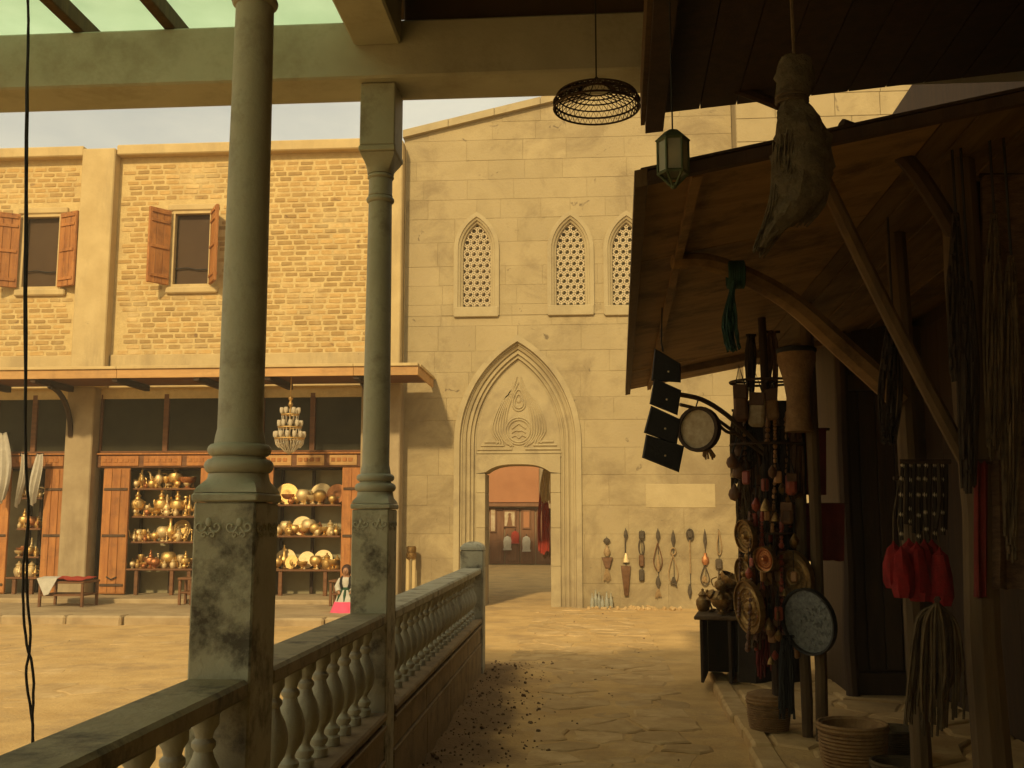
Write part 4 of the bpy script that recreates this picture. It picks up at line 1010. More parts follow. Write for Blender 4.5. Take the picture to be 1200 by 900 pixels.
fill(A, [
 [('goblet', 155, 1.0), ('ewer', 163.5, 1.25), ('teapot', 176, 1.1), ('ewer', 184, 1.45, 'brass_pale'), ('goblet', 192, 1.3), ('urn', 203.5, 1.45), ('bowl', 218, 1.3, 'copper')],
 [('urn', 160, 1.5), ('candlestick', 168, 1.1), ('goblet', 172, 1.2, 'brass_pale'), ('bowl', 178, .95), ('urn', 188, 1.5), ('ewer', 194.5, 1.2, 'brass_pale'), ('jar', 199, 1.6, 'brass', .24), ('urn', 207, 1.45), ('candlestick', 216.5, 1.5), ('ewer', 221, 1.2)],
 [('teapot', 158, 1.15), ('jar', 164, .8, 'brass_pale'), ('goblet', 169, 1.3), ('teapot', 174, .8), ('globe_bowl', 182, .75), ('globe_bowl', 191.5, 1.25, 'brass_pale'), ('ewer', 200, 1.5), ('plate', 210, .21, 'brass', .2), ('jar', 209, 1.2, 'brass_pale', .08), ('candlestick', 218, 1.3)],
 [('teapot', 157, .9), ('jar', 163, .7), ('goblet', 167, 1.5), ('bowl', 172, .7), ('urn', 178, 1.0, 'copper'), ('jar', 184, .9, 'brass_pale'), ('teapot', 191, 1.0), ('globe_bowl', 199, 1.35), ('jar', 208, .8), ('goblet', 213, 1.3, 'brass_pale'), ('urn', 219, .95)]], pot)
fill(Bk, [
 [('plate', 333.5, .205), ('globe_bowl', 354, 1.25, 'brass_pale', .12), ('globe_bowl', 347, .75), ('bowl', 366, 1.1, 'brass_pale'), ('plate', 374, .21, 'brass_pale', .22), ('globe_bowl', 374, 1.15, 'brass', .08), ('plate', 391.5, .20, 'copper')],
 [('jar', 327, .9), ('bowl', 333, 1.0, 'brass_pale'), ('jar', 339, 1.2), ('globe_bowl', 345, .9), ('plate', 352.5, .185, 'brass_pale'), ('bowl', 356, .9, 'brass', .06), ('globe_bowl', 369, 1.0), ('jar', 374.5, 1.1, 'copper', .2), ('bowl', 380, 1.0), ('jar', 387, 1.25, 'brass_pale'), ('teapot', 394, .9)],
 [('globe_bowl', 326, .9), ('plate', 334, .19, 'brass_pale', .22), ('plate', 341, .13, 'brass', .06), ('plate', 358.5, .165, 'brass_pale'), ('bowl', 355, .9, 'brass', .05), ('globe_bowl', 371, 1.1), ('plate', 378, .18, 'brass_pale', .24), ('jar', 384, 1.3, 'brass'), ('bowl', 391, 1.1), ('jar', 396, 1.1)]], 'plates')
fill(C, [[('jar', 30, .9, 'brass'), ('bowl', 40, .8)], [('urn', 28, 1.1), ('globe_bowl', 37, 1.0, 'copper'), ('jar', 44, 1.0)], [('bowl', 28, 1.0, 'copper'), ('globe_bowl', 36, .8), ('jar', 44, .8)], [('jar', 25, 1.3, 'brass_pale'), ('candlestick', 32, 1.2, 'brass_pale'), ('jar', 40, 1.3, 'brass_pale')]], 'scarves')

random.seed(101)
def pack(rk, p0, p1, n, rackname):
    a, b, zs = rk
    for si in range(len(zs)):
        for i in range(n):
            kind = random.choice(['goblet', 'jar', 'teapot', 'bowl', 'globe_bowl', 'candlestick', 'ewer']); m = random.choice(['brass', 'brass', 'brass_pale', 'copper'] if i % 3 else ['brass_pale'])
            dy = rnd(.22, .34) if i % 2 else rnd(.02, .07); px = p0 + (p1 - p0) * (i + rnd(.15, .85)) / n; x = onY(px, 620, Y0 + dy).x; sc = rnd(.9, 1.35) if i % 2 else rnd(.5, .85); dd = desc[kind]
            if m != 'brass': dd = dd.replace('brass', 'pale brass' if m == 'brass_pale' else 'copper')
            put(names[kind] if m != 'copper' else names[kind].replace('brass', 'copper'), brass(kind, m), (x, Y0 + dy, zs[si]), ('tall ' if i % 2 else 'tiny ') + dd + (' at the back of the %s rack\'s %s shelf' if i % 2 else ' at the edge of the %s rack\'s %s shelf') % (rackname, ordn[si]), names[kind].split('_')[1], '%ss on the %s rack' % (names[kind].split('_')[1], rackname), rnd(0, 6), sc)
pack(A, 154, 228, 12, pot); pack(Bk, 323, 398, 10, 'plates'); pack(C, 22, 47, 5, 'scarves')

# chandelier under the canopy
cc = onY(340, 490, 17.75); ztop = cz0 - .0
CH = thing('chandelier', 'tiered brass and glass chandelier hanging under the shop canopy', 'chandelier', (cc.x, 17.75, onY(340, 531, 17.75).z))
zc = lambda py: onY(340, py, 17.75).z
MB().tube([(cc.x, 17.75, zc(515)), (cc.x, 17.75, cz0 + .052)], .012).build('rod', 'brass', CH)
MB().lathe([(.01, zc(478)), (.05, zc(474)), (.02, zc(470)), (.045, zc(467)), (.01, zc(463))], 10, (cc.x, 17.75, 0)).build('finial', 'brass', CH, True)
cup = MB().lathe([(.012, 0), (.03, .02), (.034, .05), (.03, .085), (.028, .08), (.02, .02)], 8).mesh('glass_cup', 'crystal', True)
for py, r, n in ((486, .15, 7), (501, .20, 10), (514, .255, 13)):
    z = zc(py); q = MB(); q.tube([(cc.x + r * cos(2 * pi * i / 24), 17.75 + r * sin(2 * pi * i / 24), z) for i in range(24)], .013, 6, closed=True)
    for i in range(4): q.tube([(cc.x, 17.75, z + .02), (cc.x + r * cos(pi / 2 * i + .4), 17.75 + r * sin(pi / 2 * i + .4), z)], .008, 5)
    q.build('ring', 'brass', CH, True)
    for i in range(n): place('glass_cup', cup, CH, (cc.x + r * cos(2 * pi * i / n), 17.75 + r * sin(2 * pi * i / n), z + .012), (0, 0, 0), (1.15, 1.15, 1.3))
    q = MB()
    for i in range(n * 2):
        a = 2 * pi * i / n / 2; q.tube([(cc.x + r * cos(a), 17.75 + r * sin(a), z), (cc.x + r * .93 * cos(a), 17.75 + r * .93 * sin(a), z - .10), (cc.x + r * .75 * cos(a), 17.75 + r * .75 * sin(a), z - .16)], .007, 4)
    q.build('crystal_drops', 'crystal', CH)
q = MB()
for i in range(16):
    a = 2 * pi * i / 16; z = zc(514); q.tube([(cc.x + .255 * (1 - t) ** .6 * cos(a), 17.75 + .255 * (1 - t) ** .6 * sin(a), z - .27 * t) for t in (0, .3, .6, .85, 1)], .008, 4)
q.build('crystal_bowl', 'crystal', CH)

# low bench with cloth, stools, scarves, pipe, child
def low_table(name, label, cat, px0, px1, pyt, pyb, Y, shelf=True, m='wood_brown', d=.42, group=None, zb=None):
    zb = .13 if zb is None else zb
    a, b = onY(px0, pyt, Y).x, onY(px1, pyt, Y).x; zt = onY(px0, pyt, Y).z
    e = thing(name, label, cat, ((a + b) / 2, Y + d / 2, zb), 0, group)
    MB().cbox(a, b, Y, Y + d, zt - .04, zt, .008).build('top', m, e)
    for x in (a + .01, b - .055):
        for y in (Y + .02, Y + d - .06): MB().cbox(x, x + .045, y, y + .045, zb, zt - .042, .006).build('leg', m, e)
    if shelf: MB().cbox(a + .02, b - .02, Y + .03, Y + d - .03, zb + (zt - zb) * .42, zb + (zt - zb) * .42 + .03, .005).build('shelf', m, e)
    return a, b, zt
a, b, zt = low_table('low_bench', 'low wooden bench with red cloth and scarf on the shop pavement', 'bench', 44, 98, 681, 710, 17.05, d=.6)
q = MB(); n = 14
for j in range(9):
    for i in range(n + 1):
        u = i / n; vv = j / 8; x = a + .02 + (b - a - .04) * u; y = 17.03 + .58 * vv
        q.v.append((x, y, zt + .012 + .05 * abs(fbm(u * 3, vv * 3, 4, 3)) + .03 * (vv)))
for j in range(8):
    for i in range(n): k = j * (n + 1) + i; q.f.append((k, k + 1, k + n + 2, k + n + 1))
k0 = len(q.v); q.v += [(x, y, z - .010) for x, y, z in q.v]; q.f += [tuple(reversed([i + k0 for i in f])) for f in q.f]
tag(q.build('red_cloth', 'cloth_red', origin=((a + b) / 2, 17.3, zt), smooth=True), 'crumpled red cloth spread over the low pavement bench', 'cloth')
xa = a + (b - a) * .22; q = MB(); ring_ = [(xa - .14, 17.20, zt + .07), (xa + .16, 17.20, zt + .07), (xa + .19, 17.012, zt + .045), (xa - .17, 17.012, zt + .045), (xa - .02, 16.995, zt - .24), (xa + .06, 16.995, zt - .22)]
q.add(ring_ + [(x, y - .012, z + .004) for x, y, z in ring_], [(0, 1, 2, 3), (3, 2, 5, 4), (6, 7, 8, 9), (9, 8, 11, 10), (0, 1, 7, 6), (1, 2, 8, 7), (2, 5, 11, 8), (5, 4, 10, 11), (4, 3, 9, 10), (3, 0, 6, 9)])
tag(q.build('white_scarf', 'cloth_white', origin=(xa, 17.0, zt)), 'white scarf with a hanging point on the red covered bench', 'scarf')
low_table('stool', 'small two tier wooden stool by the ewers rack', 'stool', 208, 226, 677, 710, 17.6, d=.35)
low_table('stool', 'small two tier wooden stool beside the child near the plates rack', 'stool', 385, 398, 680, 706, 17.6, d=.35)
for k, (px, py0, py1, w, lab) in enumerate(((3, 508, 585, .09, 'white cotton shirt hanging at the end of the scarf row'), (24, 533, 590, .045, 'white scarf draped in a long curve beside the cotton shirt'), (43, 533, 588, .075, 'white scarf with dark piping hanging in front of the jars rack'))):
    Yh = YF - .32; c0 = onY(px, py0, Yh); c1 = onY(px, py1, Yh); q = MB(); n = 10; rows = 12
    for j in range(rows + 1):
        t = j / rows; zz = c0.z + (c1.z - c0.z) * t
        for i in range(n + 1):
            u = i / n - .5; wd_ = w * (.55 + .9 * sin(pi * min(1, t * .8 + .1))); q.v.append((c0.x + u * wd_ * 2 + .06 * sin(t * 3 + k), Yh + .035 * sin(u * 14 + k) * (0.3 + t) + .05 * t, zz - (.18 * (.5 - abs(u)) if j == rows else 0) + .05 * abs(u) * (1 - t)))
    for j in range(rows):
        for i in range(n): kk = j * (n + 1) + i; q.f.append((kk, kk + 1, kk + n + 2, kk + n + 1))
    k0 = len(q.v); q.v += [(x, y + .006, z) for x, y, z in q.v]; q.f += [tuple(reversed([i + k0 for i in f])) for f in q.f]
    e = thing('hanging_scarf', lab, 'scarf' if k else 'shirt', (c0.x, Yh, c1.z))
    q.build('cloth', 'cloth_white', e, True); MB().tube([(c0.x, Yh + .003, c0.z - .03), (c0.x, Yh + .0, c0.z + .02), (c0.x, Yh + .24, c0.z + .04)], .008).build('hook', 'iron', e)
pb = onY(481.5, 690, YW - .25)
e = thing('gas_cylinder_pipe', 'pale twin pipe stand with brass collar against the gate wall', 'pipe', (pb.x, YW - .25, 0))
zt = onY(481, 640, YW - .25).z; zm = onY(481, 654, YW - .25).z
for dx in (-.06, .05): MB().tube([(pb.x + dx, YW - .25, -.02), (pb.x + dx, YW - .25, zm)], .038, 10).build('pipe', 'plaster', e, True)
MB().lathe([(.09, zm - .01), (.095, zm), (.095, zm + .09), (.085, zm + .10), (.09, zm + .12), (.09, zt - .02), (.07, zt)], 14, (pb.x, YW - .25, 0)).build('collar', 'brass_dull', e, True)

# child in folk dress by the corner pier
pc = onZ(405, 727, 0.0); PY_ = pc.y
hgt = onY(404, 661, PY_).z
PS = thing('person', 'small person in white blouse, dark vest and pink flared skirt behind the corner pier', 'person', (pc.x, PY_, 0)); k = hgt / 1.0
bv = [(0, 0, .52), (0, 0, .62), (0, 0, .73), (0, -.005, .79), (0, -.01, .86), (0, -.01, .93), (-.10, 0, .715), (-.15, -.03, .60), (-.11, -.10, .50), (-.09, -.13, .47), (.10, 0, .715), (.15, -.03, .60), (.11, -.10, .50), (.09, -.13, .47), (-.05, 0, .46), (-.055, -.01, .26), (-.055, .01, .05), (-.06, -.06, .03), (.05, 0, .46), (.055, -.01, .26), (.055, .01, .05), (.06, -.06, .03)]
be = [(0, 1), (1, 2), (2, 3), (3, 4), (4, 5), (2, 6), (6, 7), (7, 8), (8, 9), (2, 10), (10, 11), (11, 12), (12, 13), (0, 14), (14, 15), (15, 16), (16, 17), (0, 18), (18, 19), (19, 20), (20, 21)]
br = [.085, .075, .085, .035, .08, .06, .045, .033, .026, .022, .045, .033, .026, .022, .06, .045, .032, .028, .06, .045, .032, .028]
me = bpy.data.meshes.new('body'); me.from_pydata([(pc.x - pc.x + x * k, y * k, z * k) for x, y, z in bv], be, [])
body = bpy.data.objects.new('body', me); COL.objects.link(body); body.parent = PS
md = body.modifiers.new('skin', 'SKIN'); md.use_smooth_shade = True
for i, sv in enumerate(me.skin_vertices[0].data): sv.radius = (br[i] * k, br[i] * k); sv.use_root = i == 0
body.modifiers.new('sub', 'SUBSURF').levels = 2; body.modifiers['sub'].render_levels = 2; me.materials.append(MATS['skin'])
W0 = lambda x, y, z: (pc.x + x * k, PY_ + y * k, z * k)
fold = lambda a, z: 1 + (.16 * sin(a * 7 + 1) + .09 * sin(a * 13)) * max(0, (.55 - z / k))
MB().lathe([(.31 * k, .04 * k), (.27 * k, .16 * k), (.205 * k, .33 * k), (.2 * k, .335 * k)], 40, (pc.x, PY_, 0), wob=fold, sy=.85, caps=False).build('skirt_hem', 'cloth_pink', PS, True)
MB().lathe([(.20 * k, .33 * k), (.165 * k, .42 * k), (.10 * k, .53 * k), (.085 * k, .56 * k)], 40, (pc.x, PY_, 0), wob=fold, sy=.85, caps=False).build('skirt', 'cloth_white', PS, True)
for a_ in (-2.3, -1.57, -.8, .6, 2.4):
    q = MB(); q.tube([W0(.088 * cos(a_), .075 * sin(a_), .55), W0(.15 * cos(a_), .13 * sin(a_), .45), W0(.205 * cos(a_), .172 * sin(a_), .345)], [.018 * k, .026 * k, .008 * k], 6); q.build('apron_panel', 'cloth_green', PS, True)
MB().lathe([(.092 * k, .535 * k), (.10 * k, .55 * k), (.098 * k, .575 * k), (.09 * k, .59 * k)], 20, (pc.x, PY_, 0), sy=.85).build('sash', 'cloth_green', PS, True)
MB().lathe([(.09 * k, .58 * k), (.105 * k, .66 * k), (.115 * k, .72 * k), (.09 * k, .755 * k), (.05 * k, .775 * k)], 20, (pc.x, PY_, 0), sy=.8).build('blouse', 'cloth_white', PS, True)
for sg in (-1, 1):
    q = MB(); q.tube([W0(sg * .095, 0, .735), W0(sg * .135, -.012, .66), W0(sg * .155, -.03, .60), W0(sg * .12, -.09, .515)], [.048 * k, .05 * k, .055 * k, .05 * k], 10); q.build('sleeve', 'cloth_white', PS, True)
    q = MB(); q.tube([W0(sg * .06, -.085, .58), W0(sg * .085, -.085, .66), W0(sg * .08, -.075, .73), W0(sg * .07, 0, .772), W0(sg * .075, .07, .72), W0(sg * .07, .085, .60)], .024 * k, 6); q.build('vest_panel', 'cloth_black', PS, True)
q = MB(); q.ball(W0(0, .02, .895), .098 * k, 14, 9, sz=1.05); q.tube([W0(0, .09, .90), W0(0, .12, .80), W0(0, .10, .70)], [.05 * k, .04 * k, .015 * k], 8); q.build('hair', 'hair', PS, True)
q = MB(); q.ball(W0(0, -.072, .875), .055 * k, 12, 8, sx=.95, sy=.62, sz=1.2); q.build('face', 'skin', PS, True)
q = MB()
for sg in (-1, 1): q.ball(W0(sg * .02, -.105, .885), .0075 * k, 6, 4)
q.tube([W0(-.015, -.106, .848), W0(0, -.109, .846), W0(.015, -.106, .848)], .004 * k, 5); q.build('eyes_and_mouth', 'hair', PS, True)
q = MB(); q.tube([W0(0, -.105, .885), W0(0, -.118, .866)], [.006 * k, .011 * k], 6); q.build('nose', 'skin', PS, True)

# ornaments hung on the gate wall
HY = YW - .045
def wallpt(px, py): return onY(px, py, HY)
def piece(kind, px, py0, py1, w):
    c0, c1 = wallpt(px, py0), wallpt(px, py1); h = c0.z - c1.z; ww = w * UM * .43; q = MB(); zb = c1.z
    C_ = (c0.x, HY, zb); sy = .5
    if kind == 'bell': q.lathe([(ww, 0), (ww * .95, h * .15), (ww * .6, h * .6), (ww * .3, h * .9), (.004, h)], 10, C_, sy=sy)
    if kind == 'flask': q.lathe([(ww * .5, 0), (ww, h * .3), (ww * .85, h * .6), (ww * .35, h * .8), (ww * .45, h)], 10, C_, sy=sy)
    if kind == 'pouch': q.cbox(c0.x - ww, c0.x + ww, HY - .03, HY + .03, zb, zb + h, .02)
    if kind == 'wedge': q.prism_xz([(c0.x - ww * .35, zb), (c0.x + ww * .45, zb), (c0.x + ww, zb + h), (c0.x - ww, zb + h)], HY - .03, HY + .03, .01)
    if kind == 'leaf': q.lathe([(.003, 0), (ww, h * .45), (ww * .7, h * .8), (.005, h)], 8, C_, sy=.4)
    if kind == 'tassel':
        for i in range(7): a = (i - 3) / 3; q.tube([(c0.x + a * ww * .2, HY, zb + h), (c0.x + a * ww * .8, HY - .01, zb + h * .5), (c0.x + a * ww, HY, zb + rnd(0, .05))], .008, 5)
    if kind == 'ring': q.tube([(c0.x + ww * cos(i * pi / 8), HY, zb + h / 2 + h / 2 * sin(i * pi / 8)) for i in range(16)], .014, 6, closed=True)
    if kind == 'rod': q.tube([(c0.x, HY, zb), (c0.x, HY, zb + h)], ww, 8)
    if kind == 'loop':
        q.tube(smooth_path([(c0.x, HY, zb + h), (c0.x - ww, HY, zb + h * .4), (c0.x - ww * .7, HY, zb + h * .1), (c0.x, HY, zb), (c0.x + ww * .7, HY, zb + h * .1), (c0.x + ww, HY, zb + h * .4), (c0.x, HY, zb + h)], 4), .011, 5)
    return q
cols_ = [
 ('wall ornament with a golden flask above a broad dark wedge and tassel', 711, [('leaf', 630, 638, 10, 'ornament_dark'), ('flask', 639, 652, 9, 'ornament_tan'), ('wedge', 653, 666, 15, 'leather_brown'), ('tassel', 665, 682, 9, 'ornament_tan')]),
 ('wall ornament with a gilded bell above a long tapered leather sheath', 733, [('leaf', 620, 634, 6, 'ornament_dark'), ('rod', 632, 648, 1.4, 'ornament_dark'), ('bell', 648, 659, 9, 'brass_pale'), ('wedge', 663, 698, 13, 'leather_brown')]),
 ('wall ornament of three dark leather pouches in a row', 752, [('pouch', 622, 632, 8, 'ornament_dark'), ('ring', 632, 650, 7, 'ornament_dark'), ('pouch', 650, 664, 7, 'leather_brown'), ('pouch', 667, 681, 7, 'ornament_dark')]),
 ('wall ornament with a looped cord round a tan horn and a dark leaf', 771, [('leaf', 620, 636, 6, 'ornament_dark'), ('loop', 636, 668, 11, 'leather_brown'), ('flask', 650, 670, 5, 'ornament_tan'), ('leaf', 675, 690, 7, 'ornament_dark'), ('tassel', 690, 702, 8, 'ornament_tan')]),
 ('wall ornament with a dark blade above twin pale tusks', 789, [('leaf', 622, 642, 6, 'ornament_dark'), ('ring', 642, 650, 7, 'ornament_tan'), ('loop', 650, 684, 12, 'ornament_tan'), ('tassel', 676, 688, 8, 'ornament_dark')]),
 ('wall ornament with a round dark boss on a thin pale rod', 808, [('ring', 620, 633, 9, 'ornament_dark'), ('pouch', 622, 631, 7, 'ornament_dark'), ('rod', 633, 672, 2, 'ornament_tan'), ('leaf', 684, 702, 6, 'ornament_dark')]),
 ('wall ornament with a reddish round flask above a round open loop', 826, [('leaf', 621, 645, 5, 'ornament_dark'), ('flask', 648, 662, 10, 'copper'), ('loop', 662, 686, 11, 'ornament_dark'), ('tassel', 674, 684, 7, 'ornament_tan')]),
 ('wall ornament with a long loop of pale strap above a square buckle', 842, [('loop', 621, 650, 6, 'ornament_tan'), ('pouch', 655, 667, 9, 'ornament_dark'), ('rod', 667, 690, 1.2, 'ornament_dark')]),
]
for lab, px, ps in cols_:
    top = wallpt(px, ps[0][1]); bot = wallpt(px, ps[-1][2])
    e = thing('wall_ornament', lab, 'ornament', (top.x, HY, bot.z), 0, 'ornaments hung in a row on the gate wall')
    for kd, p0, p1, w, m in ps: piece(kd, px + rnd(-.6, .6), p0, p1, w).build({'bell': 'bell', 'flask': 'flask', 'pouch': 'pouch', 'wedge': 'sheath', 'leaf': 'blade', 'tassel': 'tassel', 'ring': 'ring', 'rod': 'rod', 'loop': 'strap'}[kd], m, e, True)
    MB().tube([(top.x, HY, bot.z + .03), (top.x, HY + .035, top.z - .01), (top.x, HY + .06, top.z + .03)], .006, 5).build('cord', 'iron', e)
random.seed(9)
bot_me = MB().lathe([(.03, 0), (.034, .02), (.034, .14), (.014, .19), (.012, .25), (.016, .26)], 9).mesh('glass_bottle', 'glass_clear', True)
for px in (694, 698, 702, 706, 711, 716): 
    p = onY(px, 706, YW - rnd(.12, .3)); put('glass_bottle', bot_me, (p.x, p.y, .01), 'small clear glass bottle standing at the foot of the gate wall', 'bottle', 'bottles at the foot of the gate wall', s=rnd(.9, 1.35))
q = MB()
for i in range(90):
    px = rnd(688, 800); p = onY(px, 706, YW - rnd(.04, .4)); r = rnd(.015, .05); mt = Matrix.Translation((p.x, p.y, r * .5)) @ Euler((rnd(0, 6), rnd(0, 6), rnd(0, 6))).to_matrix().to_4x4()
    q.cbox(-r, r, -r * .7, r * .7, -r * .5, r * .5, r * .2, mt)
tag(q.build('rubble', 'paving'), 'pale stone rubble along the foot of the gate wall', 'rubble', kind='stuff')

# ------------------------------------------------------------------ things hanging and standing on the right
def RP(px, py, y): return RM @ onR(px, py, y)
# wicker lamp ring hanging from the ceiling boards
lc = onY(699, 119, 4.9); LR = .213
e = thing('wicker_lampshade', 'flat round wicker lampshade hanging on a wire from the arcade ceiling', 'lampshade', lc)
q = MB()
rings = [(1.0, -.035), (1.0, .0), (.93, .03), (.74, .048), (.54, .056), (.33, .06)]
for r_, dz in rings: q.tube([(lc.x + LR * r_ * cos(2 * pi * i / 40), lc.y + LR * r_ * sin(2 * pi * i / 40), lc.z + dz) for i in range(40)], .0055 if r_ == 1 else .0042, 5, closed=True)
q.build('hoops', 'wicker_dark', e, True)
q = MB()
for (r0, z0), (r1, z1) in zip(rings[:-1], rings[1:]):
    n = max(14, int(46 * max(r0, r1)))
    q.tube([(lc.x + LR * (r0 if i % 2 else r1) * cos(pi * i / n), lc.y + LR * (r0 if i % 2 else r1) * sin(pi * i / n), lc.z + (z0 if i % 2 else z1)) for i in range(2 * n)], .0032, 4, closed=True)
q.build('weave', 'wicker_dark', e)
q = MB()
for i in range(3): a = 2 * pi * i / 3; q.tube([(lc.x + LR * .33 * cos(a), lc.y + LR * .33 * sin(a), lc.z + .06), (lc.x, lc.y, lc.z + .13)], .003, 4)
q.tube([(lc.x, lc.y, lc.z + .13), (lc.x, lc.y, 4.6)], .004, 5); q.build('wire', 'iron', e)
# hexagonal lantern below the roof corner
ly = 3.7; lt = onR(788, 151, ly); lb = onR(788, 219, ly); c = RM @ Vector((lt.x, ly, 0)); HH = lt.z - lb.z
e = thing('lantern', 'hexagonal green metal lantern with glass sides under the upper roof corner', 'lantern', (c.x, c.y, lb.z))
zz = lambda t: lb.z + HH * t; ra = .0565
q = MB(); q.lathe([(.012, zz(.98)), (.03, zz(.945)), (ra * 1.15, zz(.80)), (ra * 1.15, zz(.785)), (ra * .9, zz(.785))], 6, (c.x, c.y, 0)); q.build('roof', 'lantern_green', e)
q = MB()
for k in range(6):
    a = pi / 3 * k; x, y = c.x + ra * cos(a), c.y + ra * sin(a)
    q.tube([(x, y, zz(.79)), (x, y, zz(.22)), (c.x + .012 * cos(a), c.y + .012 * sin(a), zz(.02))], .005, 5)
for t in (.785, .22): q.tube([(c.x + ra * cos(pi / 3 * k), c.y + ra * sin(pi / 3 * k), zz(t)) for k in range(6)], .006, 5, closed=True)
q.ball((c.x, c.y, zz(.02)), .014, 8, 5); q.build('frame', 'lantern_green', e)
for k in range(6):
    a0, a1 = pi / 3 * k, pi / 3 * (k + 1); r_ = ra * .965; p = [(c.x + r_ * cos(a), c.y + r_ * sin(a)) for a in (a0, a1)]; r2 = r_ - .003; p2 = [(c.x + r2 * cos(a), c.y + r2 * sin(a)) for a in (a0, a1)]
    MB().add([(*p[0], zz(.225)), (*p[1], zz(.225)), (*p[1], zz(.78)), (*p[0], zz(.78)), (*p2[0], zz(.225)), (*p2[1], zz(.225)), (*p2[1], zz(.78)), (*p2[0], zz(.78))], [(0, 1, 2, 3), (7, 6, 5, 4), (0, 4, 5, 1), (1, 5, 6, 2), (2, 6, 7, 3), (3, 7, 4, 0)]).build('pane', 'glass_clear', e)
MB().tube([(c.x, c.y, zz(.97)), (c.x, c.y, upz(lt.x) + .04)], .003, 4).build('wire', 'iron', e)
# netted sack hanging from the upper roof
sy_ = 3.3; S0 = onR(928, 60, sy_)
e = thing('netted_sack', 'shaggy netted sack tied at the neck hanging from the upper roof', 'sack', RP(925, 300, sy_))
path = [(931, 68, 15), (932, 90, 22), (930, 112, 19), (930, 120, 16), (935, 140, 25), (940, 172, 32), (942, 205, 33), (938, 232, 28), (927, 252, 21), (912, 266, 13), (900, 280, 7), (893, 290, 4)]
path = smooth_path(path, 4); q = MB(); n = 22
for (px, py, w) in path:
    p = onR(px, py, sy_)
    for i in range(n):
        a = 2 * pi * i / n; rr = w * sy_ / 1200 * (1 + .28 * fbm(cos(a) * 2.6, sin(a) * 2.6, py * .07, 5)); q.v.append(tuple(RM @ Vector((p.x + rr * cos(a), sy_ + rr * .8 * sin(a), p.z + .01 * noise.noise((a * 2, py * .1, 0))))))
for k in range(len(path) - 1):
    for i in range(n): j = (i + 1) % n; q.f.append((k * n + i, k * n + j, (k + 1) * n + j, (k + 1) * n + i))
q.f.append(tuple(range(n))); q.f.append(tuple((len(path) - 1) * n + i for i in range(n))); q.build('bag', 'sack', e, True)
q = MB(); random.seed(14)
for i in range(70):
    u = rnd(-1, 1); P = [(938 + u * 34, 190 + rnd(-40, 20)), (934 + u * 33, 235 + rnd(-8, 8)), (915 + u * 22, 268 + rnd(-8, 8)), (890 + u * 7 + rnd(-5, 3), 292 + rnd(-8, 12))]
    if u > .1: P = P[:3]
    dy = -sqrt(max(0, 1 - u * u)) * .07
    q.tube([RM @ (onR(a, b, sy_) + Vector((0, dy * (1 - .25 * k), 0))) for k, (a, b) in enumerate(smooth_path(P, 3))][:-1], .0028, 4)
q.build('loose_threads', 'sack', e)
q = MB(); p = onR(928, 117, sy_)
for k in range(3): q.tube([RM @ Vector((p.x + .05 * cos(i * pi / 8), sy_ + .042 * sin(i * pi / 8), p.z + (k - 1) * .009)) for i in range(16)], .006, 5, closed=True)
q.tube([RP(931, 72, sy_), RM @ Vector((S0.x, sy_, upz(S0.x) + .04))], .006, 5); q.build('rope', 'yarn', e)
# teal tassel over the curved brace
ty_ = 5.34; a0 = onR(862, 322, ty_)
e = thing('teal_tassel', 'teal yarn tassel tied round the curved brace', 'tassel', RP(856, 416, ty_)); q = MB()
for k in range(7): q.tube([RM @ Vector((a0.x + .012 * (k - 3), ty_ + .072 * sin(t * 2 * pi / 12), a0.z + .068 * cos(t * 2 * pi / 12))) for t in range(12)], .010, 5, closed=True)
q.build('wrap', 'yarn_teal', e, True); q = MB()
for k in range(26):
    u = rnd(-1, 1); q.tube([RM @ (onR(px, py, ty_) + Vector((0, -.075 + rnd(-.03, .03), 0))) for px, py in smooth_path([(858 + u * 2, 334), (855 + u * 3, 350), (853 + u * 8, 375), (854 + u * 9, 396), (858 + u * 8, 412 + rnd(-4, 3))], 2)], .005, 4)
q.build('strands', 'yarn_teal', e, True)
# chain of four black leather wallets
wy = 6.6
e = thing('wallet_chain', 'four black leather wallets linked in a chain below the awning edge', 'wallets', RP(775, 550, wy))
quads = [[(769, 411), (797, 426), (795, 447), (764, 446)], [(767, 444), (796, 458), (792, 486), (762, 472)], [(764, 478), (795, 492), (793, 519), (758, 507)], [(760, 512), (799, 524), (795, 551), (756, 535)]]
for qd in quads:
    P = [onR(a, b, wy) for a, b in qd]; q = MB(); cxx = sum((p for p in P), Vector()) / 4; n = 4
    P = [cxx + (p - cxx) * rnd(1.06, 1.16) + Vector((rnd(-.006, .006), 0, rnd(-.006, .006))) for p in P]; ringf = [cxx + (p - cxx) * .92 + Vector((0, -.022, 0)) for p in P]; ringb = [cxx + (p - cxx) * .92 + Vector((0, .022, 0)) for p in P]
    q.add([RM @ p for p in ringf] + [RM @ p for p in P] + [RM @ p for p in ringb], [(0, 1, 2, 3), (8, 9, 10, 11)] + [(l * 4 + i, l * 4 + (i + 1) % 4, l * 4 + 4 + (i + 1) % 4, l * 4 + 4 + i) for l in (0, 1) for i in range(4)])
    wl = q.build('wallet', 'leather_black', e)
    MB().ball(RM @ (cxx + Vector((.01, -.024, -.02))), .007, 8, 5).build('stud', 'brass_pale', wl, True)
p = onR(777, 412, wy); MB().tube([RM @ p, RM @ (p + Vector((-.01, 0, .06))), RM @ Vector((p.x, wy, awz(p.x) + .03))], .005, 5).build('cord', 'leather_black', e)
